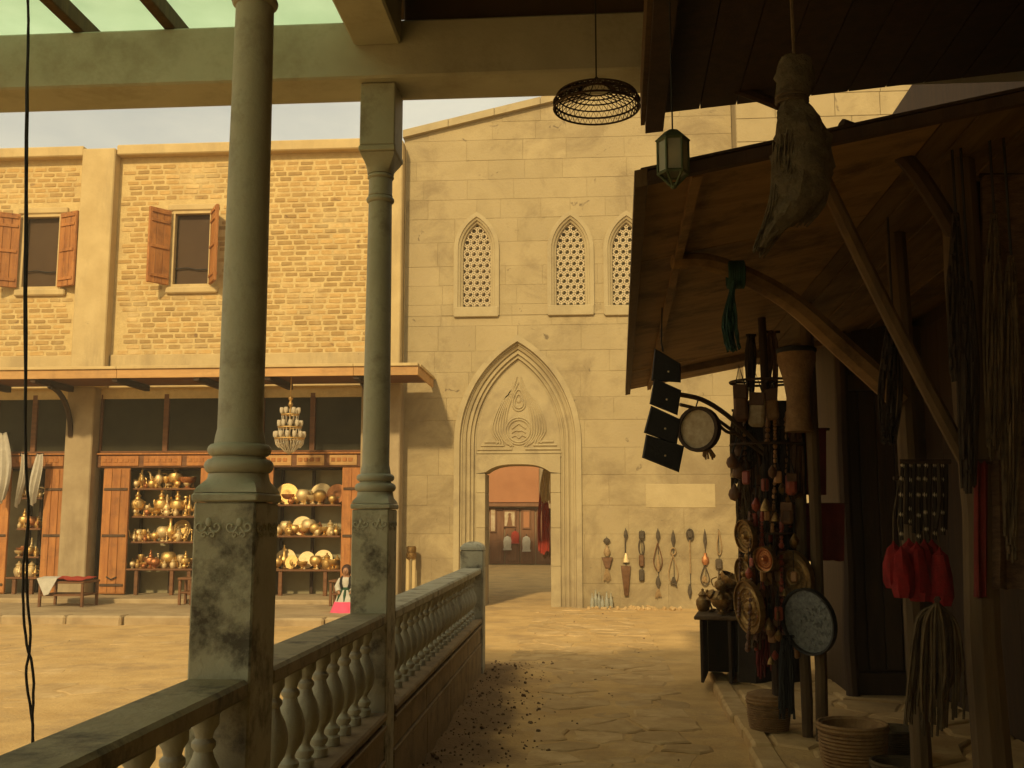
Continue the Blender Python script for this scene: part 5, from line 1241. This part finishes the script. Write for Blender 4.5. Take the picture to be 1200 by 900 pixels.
# hoop stand: post of hanging goods with two bent arms
gy = 7.75
GP = thing('goods_stand', 'timber stand with bent arms loaded with hanging trinkets', 'stand', RP(905, 835, gy)); gc = onR(905, 700, gy)
q = MB(); q.tube([RM @ Vector((gc.x, gy, .06)), RM @ Vector((gc.x + .02, gy, 1.2)), RM @ Vector((gc.x - .01, gy, awz(gc.x) + .02))], .03, 8); q.build('post', 'wood_dark', GP, True)
for (pts, r_) in (([(795, 462, 7.2), (822, 468, 7.3), (850, 485, 7.5), (880, 512, 7.7), (905, 535, 7.75)], .018), ([(797, 474, 7.25), (825, 482, 7.35), (852, 500, 7.5), (878, 520, 7.7), (905, 540, 7.75)], .013), ([(835, 490, 7.4), (850, 505, 7.5), (862, 508, 7.55)], .012)):
    q = MB(); P = smooth_path([v(*p) for p in pts], 4); q.tube([RM @ Vector(p) for p in P], r_, 7); q.build('bent_arm', 'wood_post', GP, True)
q = MB()
for zt_, rr in ((2.62, .26), (2.15, .27), (1.5, .22)):
    q.tube([RM @ Vector((gc.x + rr * cos(i * pi / 12), gy + .8 * rr * sin(i * pi / 12), zt_)) for i in range(24)], .010, 5, closed=True)
    for i in range(2): q.tube([RM @ Vector((gc.x - rr * cos(i * pi / 2), gy - .8 * rr * sin(i * pi / 2), zt_)), RM @ Vector((gc.x + rr * cos(i * pi / 2), gy + .8 * rr * sin(i * pi / 2), zt_))], .009, 5)
q.build('hanging_hoops', 'wood_dark', GP, True)
# framed drum with straw tail
dc = onR(819, 503, 7.3); e = thing('frame_drum', 'round frame drum with fur tail hanging from the bent arm', 'drum', RP(830, 536, 7.3))
Md = RM @ Matrix.Translation((dc.x, 7.3, dc.z)) @ Euler((R(90), 0, R(-32))).to_matrix().to_4x4() @ Matrix.Rotation(0, 4, 'Z')
MB().lathe([(.135, -.03), (.16, -.03), (.163, 0), (.16, .03), (.135, .03)], 26, (0, 0, 0), Md, caps=False).build('hoop', 'wicker_dark', e, True)
MB().lathe([(.001, .012), (.137, .012), (.137, -.012), (.001, -.012)], 26, (0, 0, 0), Md, caps=False).build('skin', 'drumskin', e)
q = MB()
for k in range(18): u = rnd(-1, 1); q.tube([RP(826 + u * 3, 522, 7.28), RP(829 + u * 6, 530, 7.27), RP(830 + u * 8, 536 + rnd(-2, 3), 7.28)], .007, 4)
q.build('fur_tail', 'wicker', e); MB().tube([RM @ (dc + Vector((-.02, 0, .15))), RP(819, 466, 7.29)], .005, 4).build('cord', 'iron', e)
# strings of beads, straps, pouches, gourds on the stand
random.seed(52)
def strand(px, py0, py1, y, m, rb_, name, lab, cat, sway=4, cordm='iron'):
    P = smooth_path([(px, py0), (px + rnd(-sway, sway) * .5, (py0 + py1) / 2), (px + rnd(-sway, sway), py1)], 6); W_ = [RM @ onR(a, b, y) for a, b in P]
    e = thing(name, lab, cat, W_[-1], 0, cat + ' on the goods stand'); MB().tube(W_, .004, 4).build('cord', cordm, e); q = MB(); d = 0; tot = (W_[0] - W_[-1]).length; k = 0
    while d < tot:
        t = d / tot * (len(W_) - 1); i = min(int(t), len(W_) - 2); p = W_[i].lerp(W_[i + 1], t - i); r_ = rb_ * rnd(.65, 1.25); q.ball(p, r_, 7, 4, sz=rnd(.9, 1.3)); d += r_ * 2.0; k += 1
    q.build('beads', m, e, True)
bl = {'beads_red': ('red bead string', 'string of red beads'), 'beads_amber': ('amber', 'string of amber beads'), 'beads_brown': ('brown', 'string of dark brown beads')}
for m, xs_ in (('beads_red', (893, 916, 926, 886)), ('beads_amber', (872, 900, 908, 922)), ('beads_brown', (867, 879, 890, 897, 912, 931))):
    for px in xs_:
        up = random.random() < .5; y = gy + rnd(-.2, .12)
        strand(px, *( (486 + rnd(-3, 3), 620 + rnd(-30, 60)) if up else (600 + rnd(-20, 10), 735 + rnd(-20, 30)) ), y, m, rnd(.012, .02), 'bead_string', bl[m][1] + ' hanging on the goods stand', 'beads')
def straps(px, py0, py1, n, m, y, w, name, lab, cat, group=None):
    q = MB()
    for k in range(n):
        u = rnd(-1, 1); P = smooth_path([(px + u * w * .6, py0), (px + u * w + rnd(-2, 2), (py0 * 2 + py1) / 3), (px + u * w + rnd(-3, 3), py1 + rnd(-14, 6))], 4); q.tube([RM @ (onR(a, b, y) + Vector((0, rnd(-.02, .02), 0))) for a, b in P], rnd(.007, .012), 5)
    o = thing(name, lab, cat, RP(px, py1, y), 0, group); q.build('straps', m, o, True); MB().tube([RP(px - w, py0 + 1, y), RP(px + w, py0 + 1, y)], .011, 6).build('binding', 'leather_black', o); return o
straps(880, 392, 470, 11, 'yarn_dark', gy, 6, 'strap_bundle', 'bundle of dark straps under the awning above the tan box on the stand', 'straps')
straps(905, 388, 475, 14, 'leather_brown', gy + .05, 9, 'strap_bundle', 'bundle of brown leather straps beside the dark straps on the stand', 'straps')
straps(884, 520, 620, 12, 'leather_brown', gy + .06, 7, 'strap_bundle', 'long brown leather straps hanging below the gourds on the stand', 'straps')
straps(903, 520, 640, 14, 'yarn_dark', gy - .1, 10, 'strap_bundle', 'long dark cords hanging down the middle of the stand', 'straps')
straps(900, 620, 745, 22, 'beads_brown', gy - .05, 14, 'strap_bundle', 'thick reddish brown fringe hanging low on the stand', 'fringe')
straps(893, 690, 790, 14, 'cloth_darkred', gy + .02, 8, 'strap_bundle', 'dark red fringe hanging just over the round basket', 'fringe')
straps(922, 745, 838, 16, 'cloth_black', gy - .25, 9, 'strap_bundle', 'black cords trailing to the ground beside the round basket', 'cords')
for k, (px, py, w, h, m, lab) in enumerate(((888, 478, 9, 22, 'drumskin', 'tan patchwork box hanging high on the stand'), (904, 472, 7, 20, 'wicker', 'narrow tan patchwork purse beside the hanging box'), (868, 470, 8, 24, 'leather_brown', 'dark leather bag hanging beside the tan box'), (923, 600, 7, 14, 'leather_brown', 'small brown pouch on the doorward side of the stand'), (927, 566, 6, 14, 'beads_red', 'small red pouch above the brown pouch'))):
    y = gy - .18; p = onR(px, py, y); q = MB(); a, b = w * y / 1200, h * y / 1200
    e = thing('hanging_bag', lab, 'bag', RP(px, py + h, y), 0, 'bags on the goods stand'); tilt = Matrix.Translation(p) @ Matrix.Rotation(rnd(-.2, .2), 4, 'Y') @ Matrix.Rotation(rnd(-.5, .1), 4, 'Z')
    q.cbox(-a, a, -.045, .045, -b, b * .8, .02, RM @ tilt); q.build('pouch', m, e, True); q = MB(); q.cbox(-a * .96, a * .96, -.053, -.044, b * .1, b * .78, .004, RM @ tilt); q.build('flap', 'leather_brown', e)
    MB().tube([RM @ (p + Vector((-a * .7, 0, b * .7))), RM @ (p + Vector((0, .05, b + .12))), RM @ (p + Vector((a * .7, 0, b * .7)))], .006, 5).build('strap', 'leather_black', e)
for k, (px, py, r_, lab) in enumerate(((858, 541, 7, 'dark shiny gourd at the outer side of the stand'), (866, 552, 8, 'large brown gourd below the bent arms'), (861, 578, 7.5, 'lone dark gourd on a bead cord'), (866, 528, 6, 'small brown gourd nearest the bent arms'), (873, 545, 6.5, 'brown gourd tucked behind the large gourd'))):
    y = gy - .1 + .03 * k; p = onR(px, py, y); rr = r_ * y / 1200; e = thing('gourd', lab, 'gourd', RP(px, py + r_, y), 0, 'gourds on the goods stand')
    MB().lathe([(.002, -rr * 1.2), (rr * .7, -rr * .95), (rr, -rr * .2), (rr * .8, rr * .5), (rr * .35, rr * .9), (rr * .25, rr * 1.3), (.003, rr * 1.4)], 12, RM @ p).build('shell', 'leather_brown', e, True)
    MB().tube([RM @ (p + Vector((0, 0, rr * 1.3))), RM @ (p + Vector((.05, 0, rr * 1.3 + .15)))], .005, 4).build('cord', 'iron', e)
# brass and silver plates on the stand
PL = [(880, 711, .19, -68, 'brass_dull', 'large embossed brass plate hanging low on the walkway side of the stand', 'brass_plate', -.15), (876, 628, .12, -64, 'brass_dull', 'small domed brass plate at mid height of the stand', 'brass_plate', -.15), (875, 672, .12, -68, 'brass_dull', 'tarnished small plate just above the large embossed plate', 'brass_plate', -.05),
      (931, 676, .19, -55, 'brass_dull', 'engraved brass tray partly behind the silver tray', 'brass_tray', -.2), (949, 728, .23, -50, 'silver', 'large engraved silver tray with a dark rim leaning against the posts', 'silver_tray', -.36), (898, 655, .09, -50, 'copper', 'small copper dish among the bead strings', 'copper_dish', -.25)]
for px, py, r_, ang, m, lab, nm, dy in PL:
    y = gy + dy; p = onR(px, py, y); Mp = RM @ Matrix.Translation(p) @ Matrix.Rotation(R(ang), 4, 'Z') @ Matrix.Rotation(R(96), 4, 'X')
    e = thing(nm, lab, 'plate' if 'tray' not in nm else 'tray', RP(px, py, y) - Vector((0, 0, r_)), 0)
    q = MB(); q.lathe([(.002, .045), (r_ * .14, .04), (r_ * .22, .015), (r_ * .30, .022), (r_ * .36, .012), (r_ * .64, .012), (r_ * .70, .024), (r_ * .76, .014), (r_ * .94, .018)] if m != 'silver' else [(.002, .01), (r_ * .3, .012), (r_ * .9, .012), (r_ * .93, .012)], 30, (0, 0, 0), Mp, caps=False); q.build('dish', m, e, True)
    MB().lathe([(r_ * .92, .012), (r_ * .94, .034), (r_, .036), (r_, -.004), (r_ * .9, -.012), (.002, -.012)], 30, (0, 0, 0), Mp, caps=False).build('rim', 'brass_dull' if m != 'silver' else 'iron', e, True)
    q = MB(); nb = 16 if m != 'silver' else 0
    for k in range(nb): a = 2 * pi * k / nb; q.ball(Mp @ Vector((r_ * .5 * cos(a), r_ * .5 * sin(a), .014)), r_ * .045, 6, 4)
    if m == 'silver':
        for k in range(70):
            a = rnd(0, 6.28); rr = r_ * .86 * sqrt(random.random()); c0 = Vector((rr * cos(a), rr * sin(a), .013)); d = rnd(0, 6.28); q.tube([Mp @ c0, Mp @ (c0 + Vector((.016 * cos(d), .016 * sin(d), .002))), Mp @ (c0 + Vector((.026 * cos(d + .7), .026 * sin(d + .7), 0)))], .0035, 4)
    if q.v: tag(q.build('embossing', m, e, True), kind='stuff')
# pale drum tube on the awning post, dark red cloths
dp = onR(925, 460, 7.55); e = thing('tall_drum', 'tall tan goblet drum hung against the awning post', 'drum', RP(925, 502, 7.4))
MB().lathe([(.10, -.30), (.085, -.2), (.08, -.05), (.10, .08), (.135, .2), (.135, .27)], 18, RM @ Vector((dp.x + .03, 7.38, dp.z))).build('shell', 'wicker', e, True); MB().lathe([(.137, .26), (.142, .27), (.142, .29), (.12, .30), (.002, .30)], 18, RM @ Vector((dp.x + .03, 7.38, dp.z))).build('head', 'leather_black', e, True)
def drape(name, lab, px0, px1, py0, py1, y, m, th=.03, amp=.02, seed=0):
    q = MB(); nx_, nz_ = 12, 10
    for j in range(nz_ + 1):
        for i in range(nx_ + 1):
            u, t = i / nx_, j / nz_; p = onR(px0 + (px1 - px0) * u, py0 + (py1 - py0) * t, y); q.v.append(tuple(RM @ Vector((p.x, y + amp * sin(u * 11 + seed) * (.3 + t) + amp * .5 * noise.noise((u * 4, t * 4, seed)), p.z + (.02 * noise.noise((u * 5, seed, 0)) if j == nz_ else 0)))))
    for j in range(nz_):
        for i in range(nx_): k = j * (nx_ + 1) + i; q.f.append((k, k + 1, k + nx_ + 2, k + nx_ + 1))
    k0 = len(q.v); q.v += [tuple(Vector(w) + RM @ Vector((0, th, 0))) for w in q.v]; f0 = list(q.f); q.f += [tuple(reversed([i + k0 for i in f])) for f in f0]
    W1 = nx_ + 1
    for i in range(nx_): q.f.append((i, i + 1, i + 1 + k0, i + k0)); b = nz_ * W1 + i; q.f.append((b, b + 1, b + 1 + k0, b + k0))
    for j in range(nz_): a = j * W1; q.f.append((a, a + W1, a + W1 + k0, a + k0)); a += nx_; q.f.append((a, a + W1, a + W1 + k0, a + k0))
    e = thing(name, lab, 'cloth', RP((px0 + px1) / 2, py1, y)); q.build('cloth', m, e, True); MB().tube([RP(px0 - 4, py0 + 1, y + th / 2), RP(px1 + 4, py0 + 1, y + th / 2)], .012, 6).build('hanging_rod', 'wood_dark', e); return e
drape('red_drape', 'dark red folded cloth hanging beside the goods stand', 918, 968, 502, 580, 7.9, 'cloth_darkred', seed=1); drape('red_drape', 'dark red cloth with bright corner above the silver tray', 932, 990, 590, 657, 7.7, 'cloth_darkred', seed=4)
drape('hanging_rug', 'mottled woollen rug hanging down the masonry wall', 1152, 1215, 205, 690, 4.55, 'rug', .03, .03, 2)
drape('hanging_rug', 'dark brown woollen throw hanging behind the mottled rug', 1128, 1160, 160, 560, 5.0, 'yarn_dark', .03, .03, 6)
drape('red_scarf', 'long dull red scarf hanging at the edge of the mottled rug', 1143, 1158, 540, 700, 4.5, 'cloth_darkred', .02, .012, 3)
# cabinet table with brass pile
tz = .70
e = thing('box_table', 'dark open sided box table heaped with brass on the low pavement', 'table', RP(858, 785, 10.2)); Mt = RM @ Matrix.Translation((*onR(858, 780, 10.25).xy, 0)) @ Matrix.Rotation(R(-8), 4, 'Z')
MB().cbox(-.33, .45, -.32, .50, tz - .035, tz, .008, Mt).build('top', 'wood_post', e)
for x in (-.28, -.02, .38): MB().cbox(x, x + .03, -.28, .46, .085, tz - .037, .005, Mt).build('side_board', 'wood_dark', e)
MB().cbox(-.248, .378, .42, .45, .09, tz - .04, .005, Mt).build('back_board', 'wood_dark', e)
random.seed(61); kinds = [('bowl', 'footed brass bowl heaped on the box table', 'brass_bowl'), ('jar', 'lidded brass jar in the heap on the box table', 'brass_jar'), ('goblet', 'small brass goblet lying in the heap on the box table', 'brass_goblet'), ('teapot', 'round brass teapot in the heap on the box table', 'brass_teapot')]
for i in range(22):
    kd, lab, nm = kinds[i % 4]; lay = 0 if i < 12 else (1 if i < 19 else 2); sp = (.30, .2, .1)[lay]
    p = Mt @ Vector((.02 + rnd(-sp, sp), .06 + rnd(-sp, sp), tz + .012 + lay * .10)); o = put(nm, brass(kd, 'brass_dull'), p, lab, nm.split('_')[1], 'brass heap on the box table', s=rnd(.8, 1.15), rot=(rnd(-1.2, 1.2) if kd == 'goblet' or lay else rnd(-.15, .15), rnd(-.5, .5) if lay else 0, rnd(0, 6)))
# baskets
def basket(px, pyb, y, r0, r1, h, lab, m='wicker', lid=False):
    p = onR(px, pyb, y); base_ = RM @ Vector((p.x, y, .092)); e = thing('basket', lab, 'basket', base_, 0, 'woven baskets on the low pavement'); n = 14
    pr = []
    for k in range(n * 4 + 1):
        t = k / (n * 4); r_ = r0 + (r1 - r0) * t + .07 * r1 * sin(pi * t); pr.append((r_ + .005 * sin(k * pi / 2), h * t))
    pr += [(r1 - .02, h), (r1 - .03, h * .5), (r0 * .8, .03), (.002, .02)]
    MB().lathe(pr, 36, base_, wob=lambda a, z: 1 + .006 * sin(a * 18 + z * 300)).build('woven_side', m, e, True)
    q = MB()
    for dz in (0, -.022): q.tube([base_ + Vector(((r1 + .004) * cos(i * pi / 18), (r1 + .004) * sin(i * pi / 18), h + dz)) for i in range(36)], .012, 6, closed=True)
    q.build('rim', m, e, True)
    if lid: MB().lathe([(r1 * 1.02, h + .008), (r1 * 1.03, h + .03), (r1 * .6, h + .05), (.01, h + .055)], 30, base_).build('lid', m, e, True)
basket(901, 838, 7.85, .135, .15, .22, 'low lidded round basket under the red fringe', lid=True); basket(1000, 882, 6.55, .165, .195, .29, 'large round basket before the plank door')
basket(1048, 858, 7.0, .12, .14, .18, 'small dark basket tucked behind the pale post', 'yarn'); basket(1052, 892, 6.25, .13, .14, .14, 'squat dark basket at the foot of the pale post', 'yarn')
# red tassels, dark braids and yarn on the posts
random.seed(71)
e = thing('red_tassels', 'bunch of bright red wool tassels hanging on the pale post', 'tassels', RP(1072, 710, 5.65))
for k in range(7):
    px = 1047 + k * 9; py = 636 + rnd(-6, 6); y = 5.65 - rnd(0, .12); p = onR(px, py, y); w = y / 1200; q = MB()
    L_ = rnd(52, 70) * w
    q.lathe([(.004, 0), (.010, -.015), (.034, -.04), (.052, -L_ * .5), (.055, -L_ * .85), (.042, -L_), (.004, -L_ * .97)], 14, RM @ p, wob=lambda a, z, s=k: 1 + .16 * sin(a * 6 + s + z * 20)); t_ = q.build('tassel', 'tassel_red', e, True)
    MB().tube([RM @ p, RM @ (p + Vector((rnd(-.01, .01), .02, .12))), RM @ Vector((1.5 + k * .02, 5.72, onR(1070, 560, 5.7).z))], .004, 4).build('cord', 'yarn', t_)
MB().tube([RM @ Vector((1.47, 5.72, onR(1070, 560, 5.7).z)), RM @ Vector((1.65, 5.74, onR(1070, 560, 5.7).z))], .012, 6).build('peg', 'wood_dark', e)
e = thing('braided_cords', 'dark cords with pale knots hanging above the red tassels', 'cords', RP(1082, 640, 5.5)); q = MB(); q2 = MB()
for k in range(12):
    px = 1058 + k * 4.6; P = smooth_path([(px, 540), (px + rnd(-3, 3), 580), (px + rnd(-3, 3), 622 + rnd(-8, 18))], 5); W_ = [RP(a, b, 5.5 + .01 * (k % 3)) for a, b in P]; q.tube(W_, .011, 5)
    for w_ in W_[1::2]:
        if k % 2 == 0: q2.ball(w_, .012, 6, 4, sz=1.7)
q.build('cords', 'yarn_dark', e, True); tag(q2.build('knots', 'drumskin', e, True), kind='stuff'); MB().tube([RP(1054, 541, 5.5), RP(1114, 541, 5.5)], .014, 6).build('hanging_rod', 'wood_dark', e)
e = thing('yarn_hank', 'long hank of brown yarn looped over a peg on the thick post', 'yarn', RP(1098, 862, 4.45)); q = MB()
for k in range(64):
    u = rnd(-1, 1); s_ = 1 if u > 0 else -1; y = 4.45 + rnd(-.06, .04)
    P = smooth_path([(1098 + u * 4, 704 + abs(u) * 6), (1098 + u * 24, 728 + rnd(-4, 4)), (1098 + u * 31 + rnd(-3, 3), 780), (1096 + u * 33 + rnd(-5, 5), 830 + rnd(-25, 35))], 4); q.tube([RP(a, b, y) for a, b in P], .0055, 4)
q.build('strands', 'yarn', e, True); MB().tube([RP(1098, 703, 4.34), RP(1099, 702, 4.62)], .013, 6).build('peg', 'wood_dark', e)
e = thing('yarn_hank', 'dark twisted hank of wool hanging behind the curved brace', 'yarn', RP(1045, 520, 5.4)); q = MB()
for k in range(26):
    u = rnd(-1, 1); P = smooth_path([(1046 + u * 5, 372), (1046 + u * 13, 420), (1044 + u * 16, 470), (1042 + u * 9, 512 + rnd(-10, 10))], 4); q.tube([RP(a, b, 5.4 + rnd(-.05, .05)) for a, b in P], .007, 4)
q.build('strands', 'yarn_dark', e, True); MB().tube([RP(1046, 372, 5.4), RM @ Vector((onR(1046, 372, 5.4).x, 5.4, awz(onR(1046, 372, 5.4).x) + .03))], .006, 4).build('cord', 'iron', e)
# loose cable hanging from the glazed roof by the near handrail
random.seed(81)
e = thing('hanging_cable', 'thin black twin cable hanging from the glazed roof outside the near handrail', 'cable', onY(40, 862, 3.4)); 
for w_ in (0, 1):
    P = [(32 + .0 * w_, -330), (32, -60), (33, 40), (31 + w_, 130), (29 + 2 * w_, 300), (30, 520), (33, 600), (31 - w_ * 4, 680), (36 - w_ * 6, 745), (31 + w_ * 8, 790), (38, 850), (41 - w_ * 2, 920), (42, 1000)]
    q = MB(); q.tube([onY(a + rnd(-.6, .6), b, 3.4) for a, b in smooth_path(P, 5)], .0045, 6); q.build('wire', 'iron', e, True)

# clods, chips and straw on the walkway
mat('soil', (.22, .135, .06), (.15, .09, .04), 12, .95, .6)
random.seed(91); q = MB()
for i in range(900):
    if random.random() < .8: y = rnd(5.0, 11.8); x = BX(y) + .02 + abs(random.gauss(0, .35))
    else: y = rnd(5.5, 18); x = rnd(-.9, 1.8)
    if x > .8: continue
    r = rnd(.003, .010) if random.random() < .93 else rnd(.010, .02); z = ground_h(x, y)
    q.cbox(-r, r, -r * .8, r * .8, -r * .6, r * .6, r * .3, Matrix.Translation((x, y, z + r * .1)) @ Euler((rnd(0, 6), rnd(0, 6), rnd(0, 6))).to_matrix().to_4x4())
tag(q.build('soil_clods', 'soil'), 'loose brown soil clods along the foot of the balustrade', 'soil', kind='stuff')
# more trinkets crowding the stand
random.seed(95)
ch_q = MB().cbox(-.022, .022, -.01, .01, -.07, 0, .008); ch_ms = [ch_q.mesh('charm', m_) for m_ in ('leather_brown', 'beads_red', 'beads_amber')]; gq = MB().lathe([(.002, -.075), (.02, -.06), (.026, -.035), (.012, -.012), (.003, 0)], 9); ch_ms += [gq.mesh('charm', m_, True) for m_ in ('leather_brown', 'beads_red', 'brass_dull')]
ch_lab = ['flat brown leather', 'flat red', 'flat amber', 'drop shaped brown', 'drop shaped red', 'drop shaped brass']; bl_me = MB().lathe([(.03, -.06), (.028, -.045), (.018, -.02), (.006, 0), (.002, .004)], 10).mesh('bell', 'brass_dull', True)
co_me = MB().tube([(0, 0, -.005), (0, 0, .14)], .0035, 4).mesh('cord', 'iron')
for i in range(70):
    px = 902 + random.gauss(0, 18); px = max(860, min(938, px)); py = rnd(540, 770); y = gy + rnd(-.28, .05); w = RP(px, py, y); bell = i % 5 == 0
    e = thing('bell' if bell else 'hanging_charm', 'small brass bell hanging among the cords on the goods stand' if bell else 'small %s charm hanging among the cords on the goods stand' % ch_lab[i % 6], 'bell' if bell else 'charm', w, rnd(-1, 1), 'bells on the goods stand' if bell else 'charms on the goods stand')
    for nm, me_ in ((('cup', bl_me) if bell else ('charm', ch_ms[i % 6])), ('cord', co_me)):
        o = bpy.data.objects.new(nm, me_); COL.objects.link(o); o.parent = e; o.scale = (rnd(.8, 1.5),) * 3 if nm != 'cord' else (1, 1, 1)
for i, (px, a, b_, m, wd_, lab) in enumerate(((872, 560, 640, 'yarn', 8, 'brown wool fringe on the walkway side of the stand'), (915, 500, 600, 'yarn_dark', 8, 'dark cord bundle below the tall drum'), (888, 640, 720, 'yarn', 9, 'brown wool fringe behind the large embossed plate'), (914, 640, 760, 'cloth_darkred', 9, 'dark red wool fringe behind the engraved brass tray'), (930, 590, 665, 'yarn_dark', 8, 'dark wool fringe above the engraved brass tray'), (876, 470, 545, 'yarn_dark', 8, 'dark cord bundle round the gourds'))):
    straps(px, a, b_, 16, m, gy - .05 + .02 * i, wd_, 'strap_bundle', lab, 'fringe')

random.seed(99)
names_ = ['brown wool', 'dark wool', 'dull red wool', 'brown leather', 'black cord']
for i in range(16):
    m = i % 5; px = 864 + (i * 37 % 76) * 1.0; a = 480 + (i * 53 % 200); b_ = a + rnd(70, 120)
    straps(px, a, min(b_, 800), 18, ['yarn', 'yarn_dark', 'cloth_darkred', 'leather_brown', 'cloth_black'][m], gy + rnd(-.02, .12), rnd(6, 9), 'strap_bundle', '%s bundle hanging in the thick of the goods stand' % names_[m], 'fringe', 'bundles on the goods stand')
drape('dark_blanket', 'dark brown blanket hanging behind the goods stand', 866, 942, 470, 800, gy + .22, 'yarn_dark', .03, .03, 8)
for i in range(4):
    px = (1135, 1165, 1185, 1120)[i]; e = thing('yarn_hank', ['dark wool hank on the masonry beside the thick post', 'brown wool hank beside the mottled rug', 'loose brown wool hank over the mottled rug', 'thin dark wool hank hanging from the upper brace'][i], 'yarn', RP(px, (560, 520, 620, 420)[i], 4.4)); q = MB(); top = (330, 250, 300, 250)[i]; bot = (560, 520, 640, 430)[i]
    for k in range(26):
        u = rnd(-1, 1); P = smooth_path([(px + u * 3, top), (px + u * 8, top + 50), (px + u * 11 + rnd(-3, 3), (top + bot) / 2), (px + u * 8, bot + rnd(-25, 20))], 4); q.tube([RP(a_, b2, 4.4 + rnd(-.03, .03)) for a_, b2 in P], .006, 4)
    q.build('strands', ['yarn_dark', 'yarn', 'yarn', 'yarn_dark'][i], e, True); tp = onR(px, top, 4.4); MB().tube([RM @ tp, RM @ Vector((tp.x, 4.4, awz(tp.x) + .03))], .006, 4).build('cord', 'iron', e)
# dusty golden air of the courtyard
hz = MB().box(-30, 30, -12, 60, -1.2, 14.5).build('haze', 'sand'); hz['kind'] = 'stuff'; hz['label'] = 'thin warm dust hanging in the air'; hz['category'] = 'haze'
hm = bpy.data.materials.new('haze'); hm.use_nodes = True; t = hm.node_tree; t.nodes.clear(); o_ = t.nodes.new('ShaderNodeOutputMaterial'); pv = t.nodes.new('ShaderNodeVolumePrincipled')
pv.inputs['Color'].default_value = (1, .86, .58, 1); pv.inputs['Density'].default_value = .0045; pv.inputs['Anisotropy'].default_value = .2; t.links.new(pv.outputs[0], o_.inputs['Volume']); hz.data.materials.clear(); hz.data.materials.append(hm)
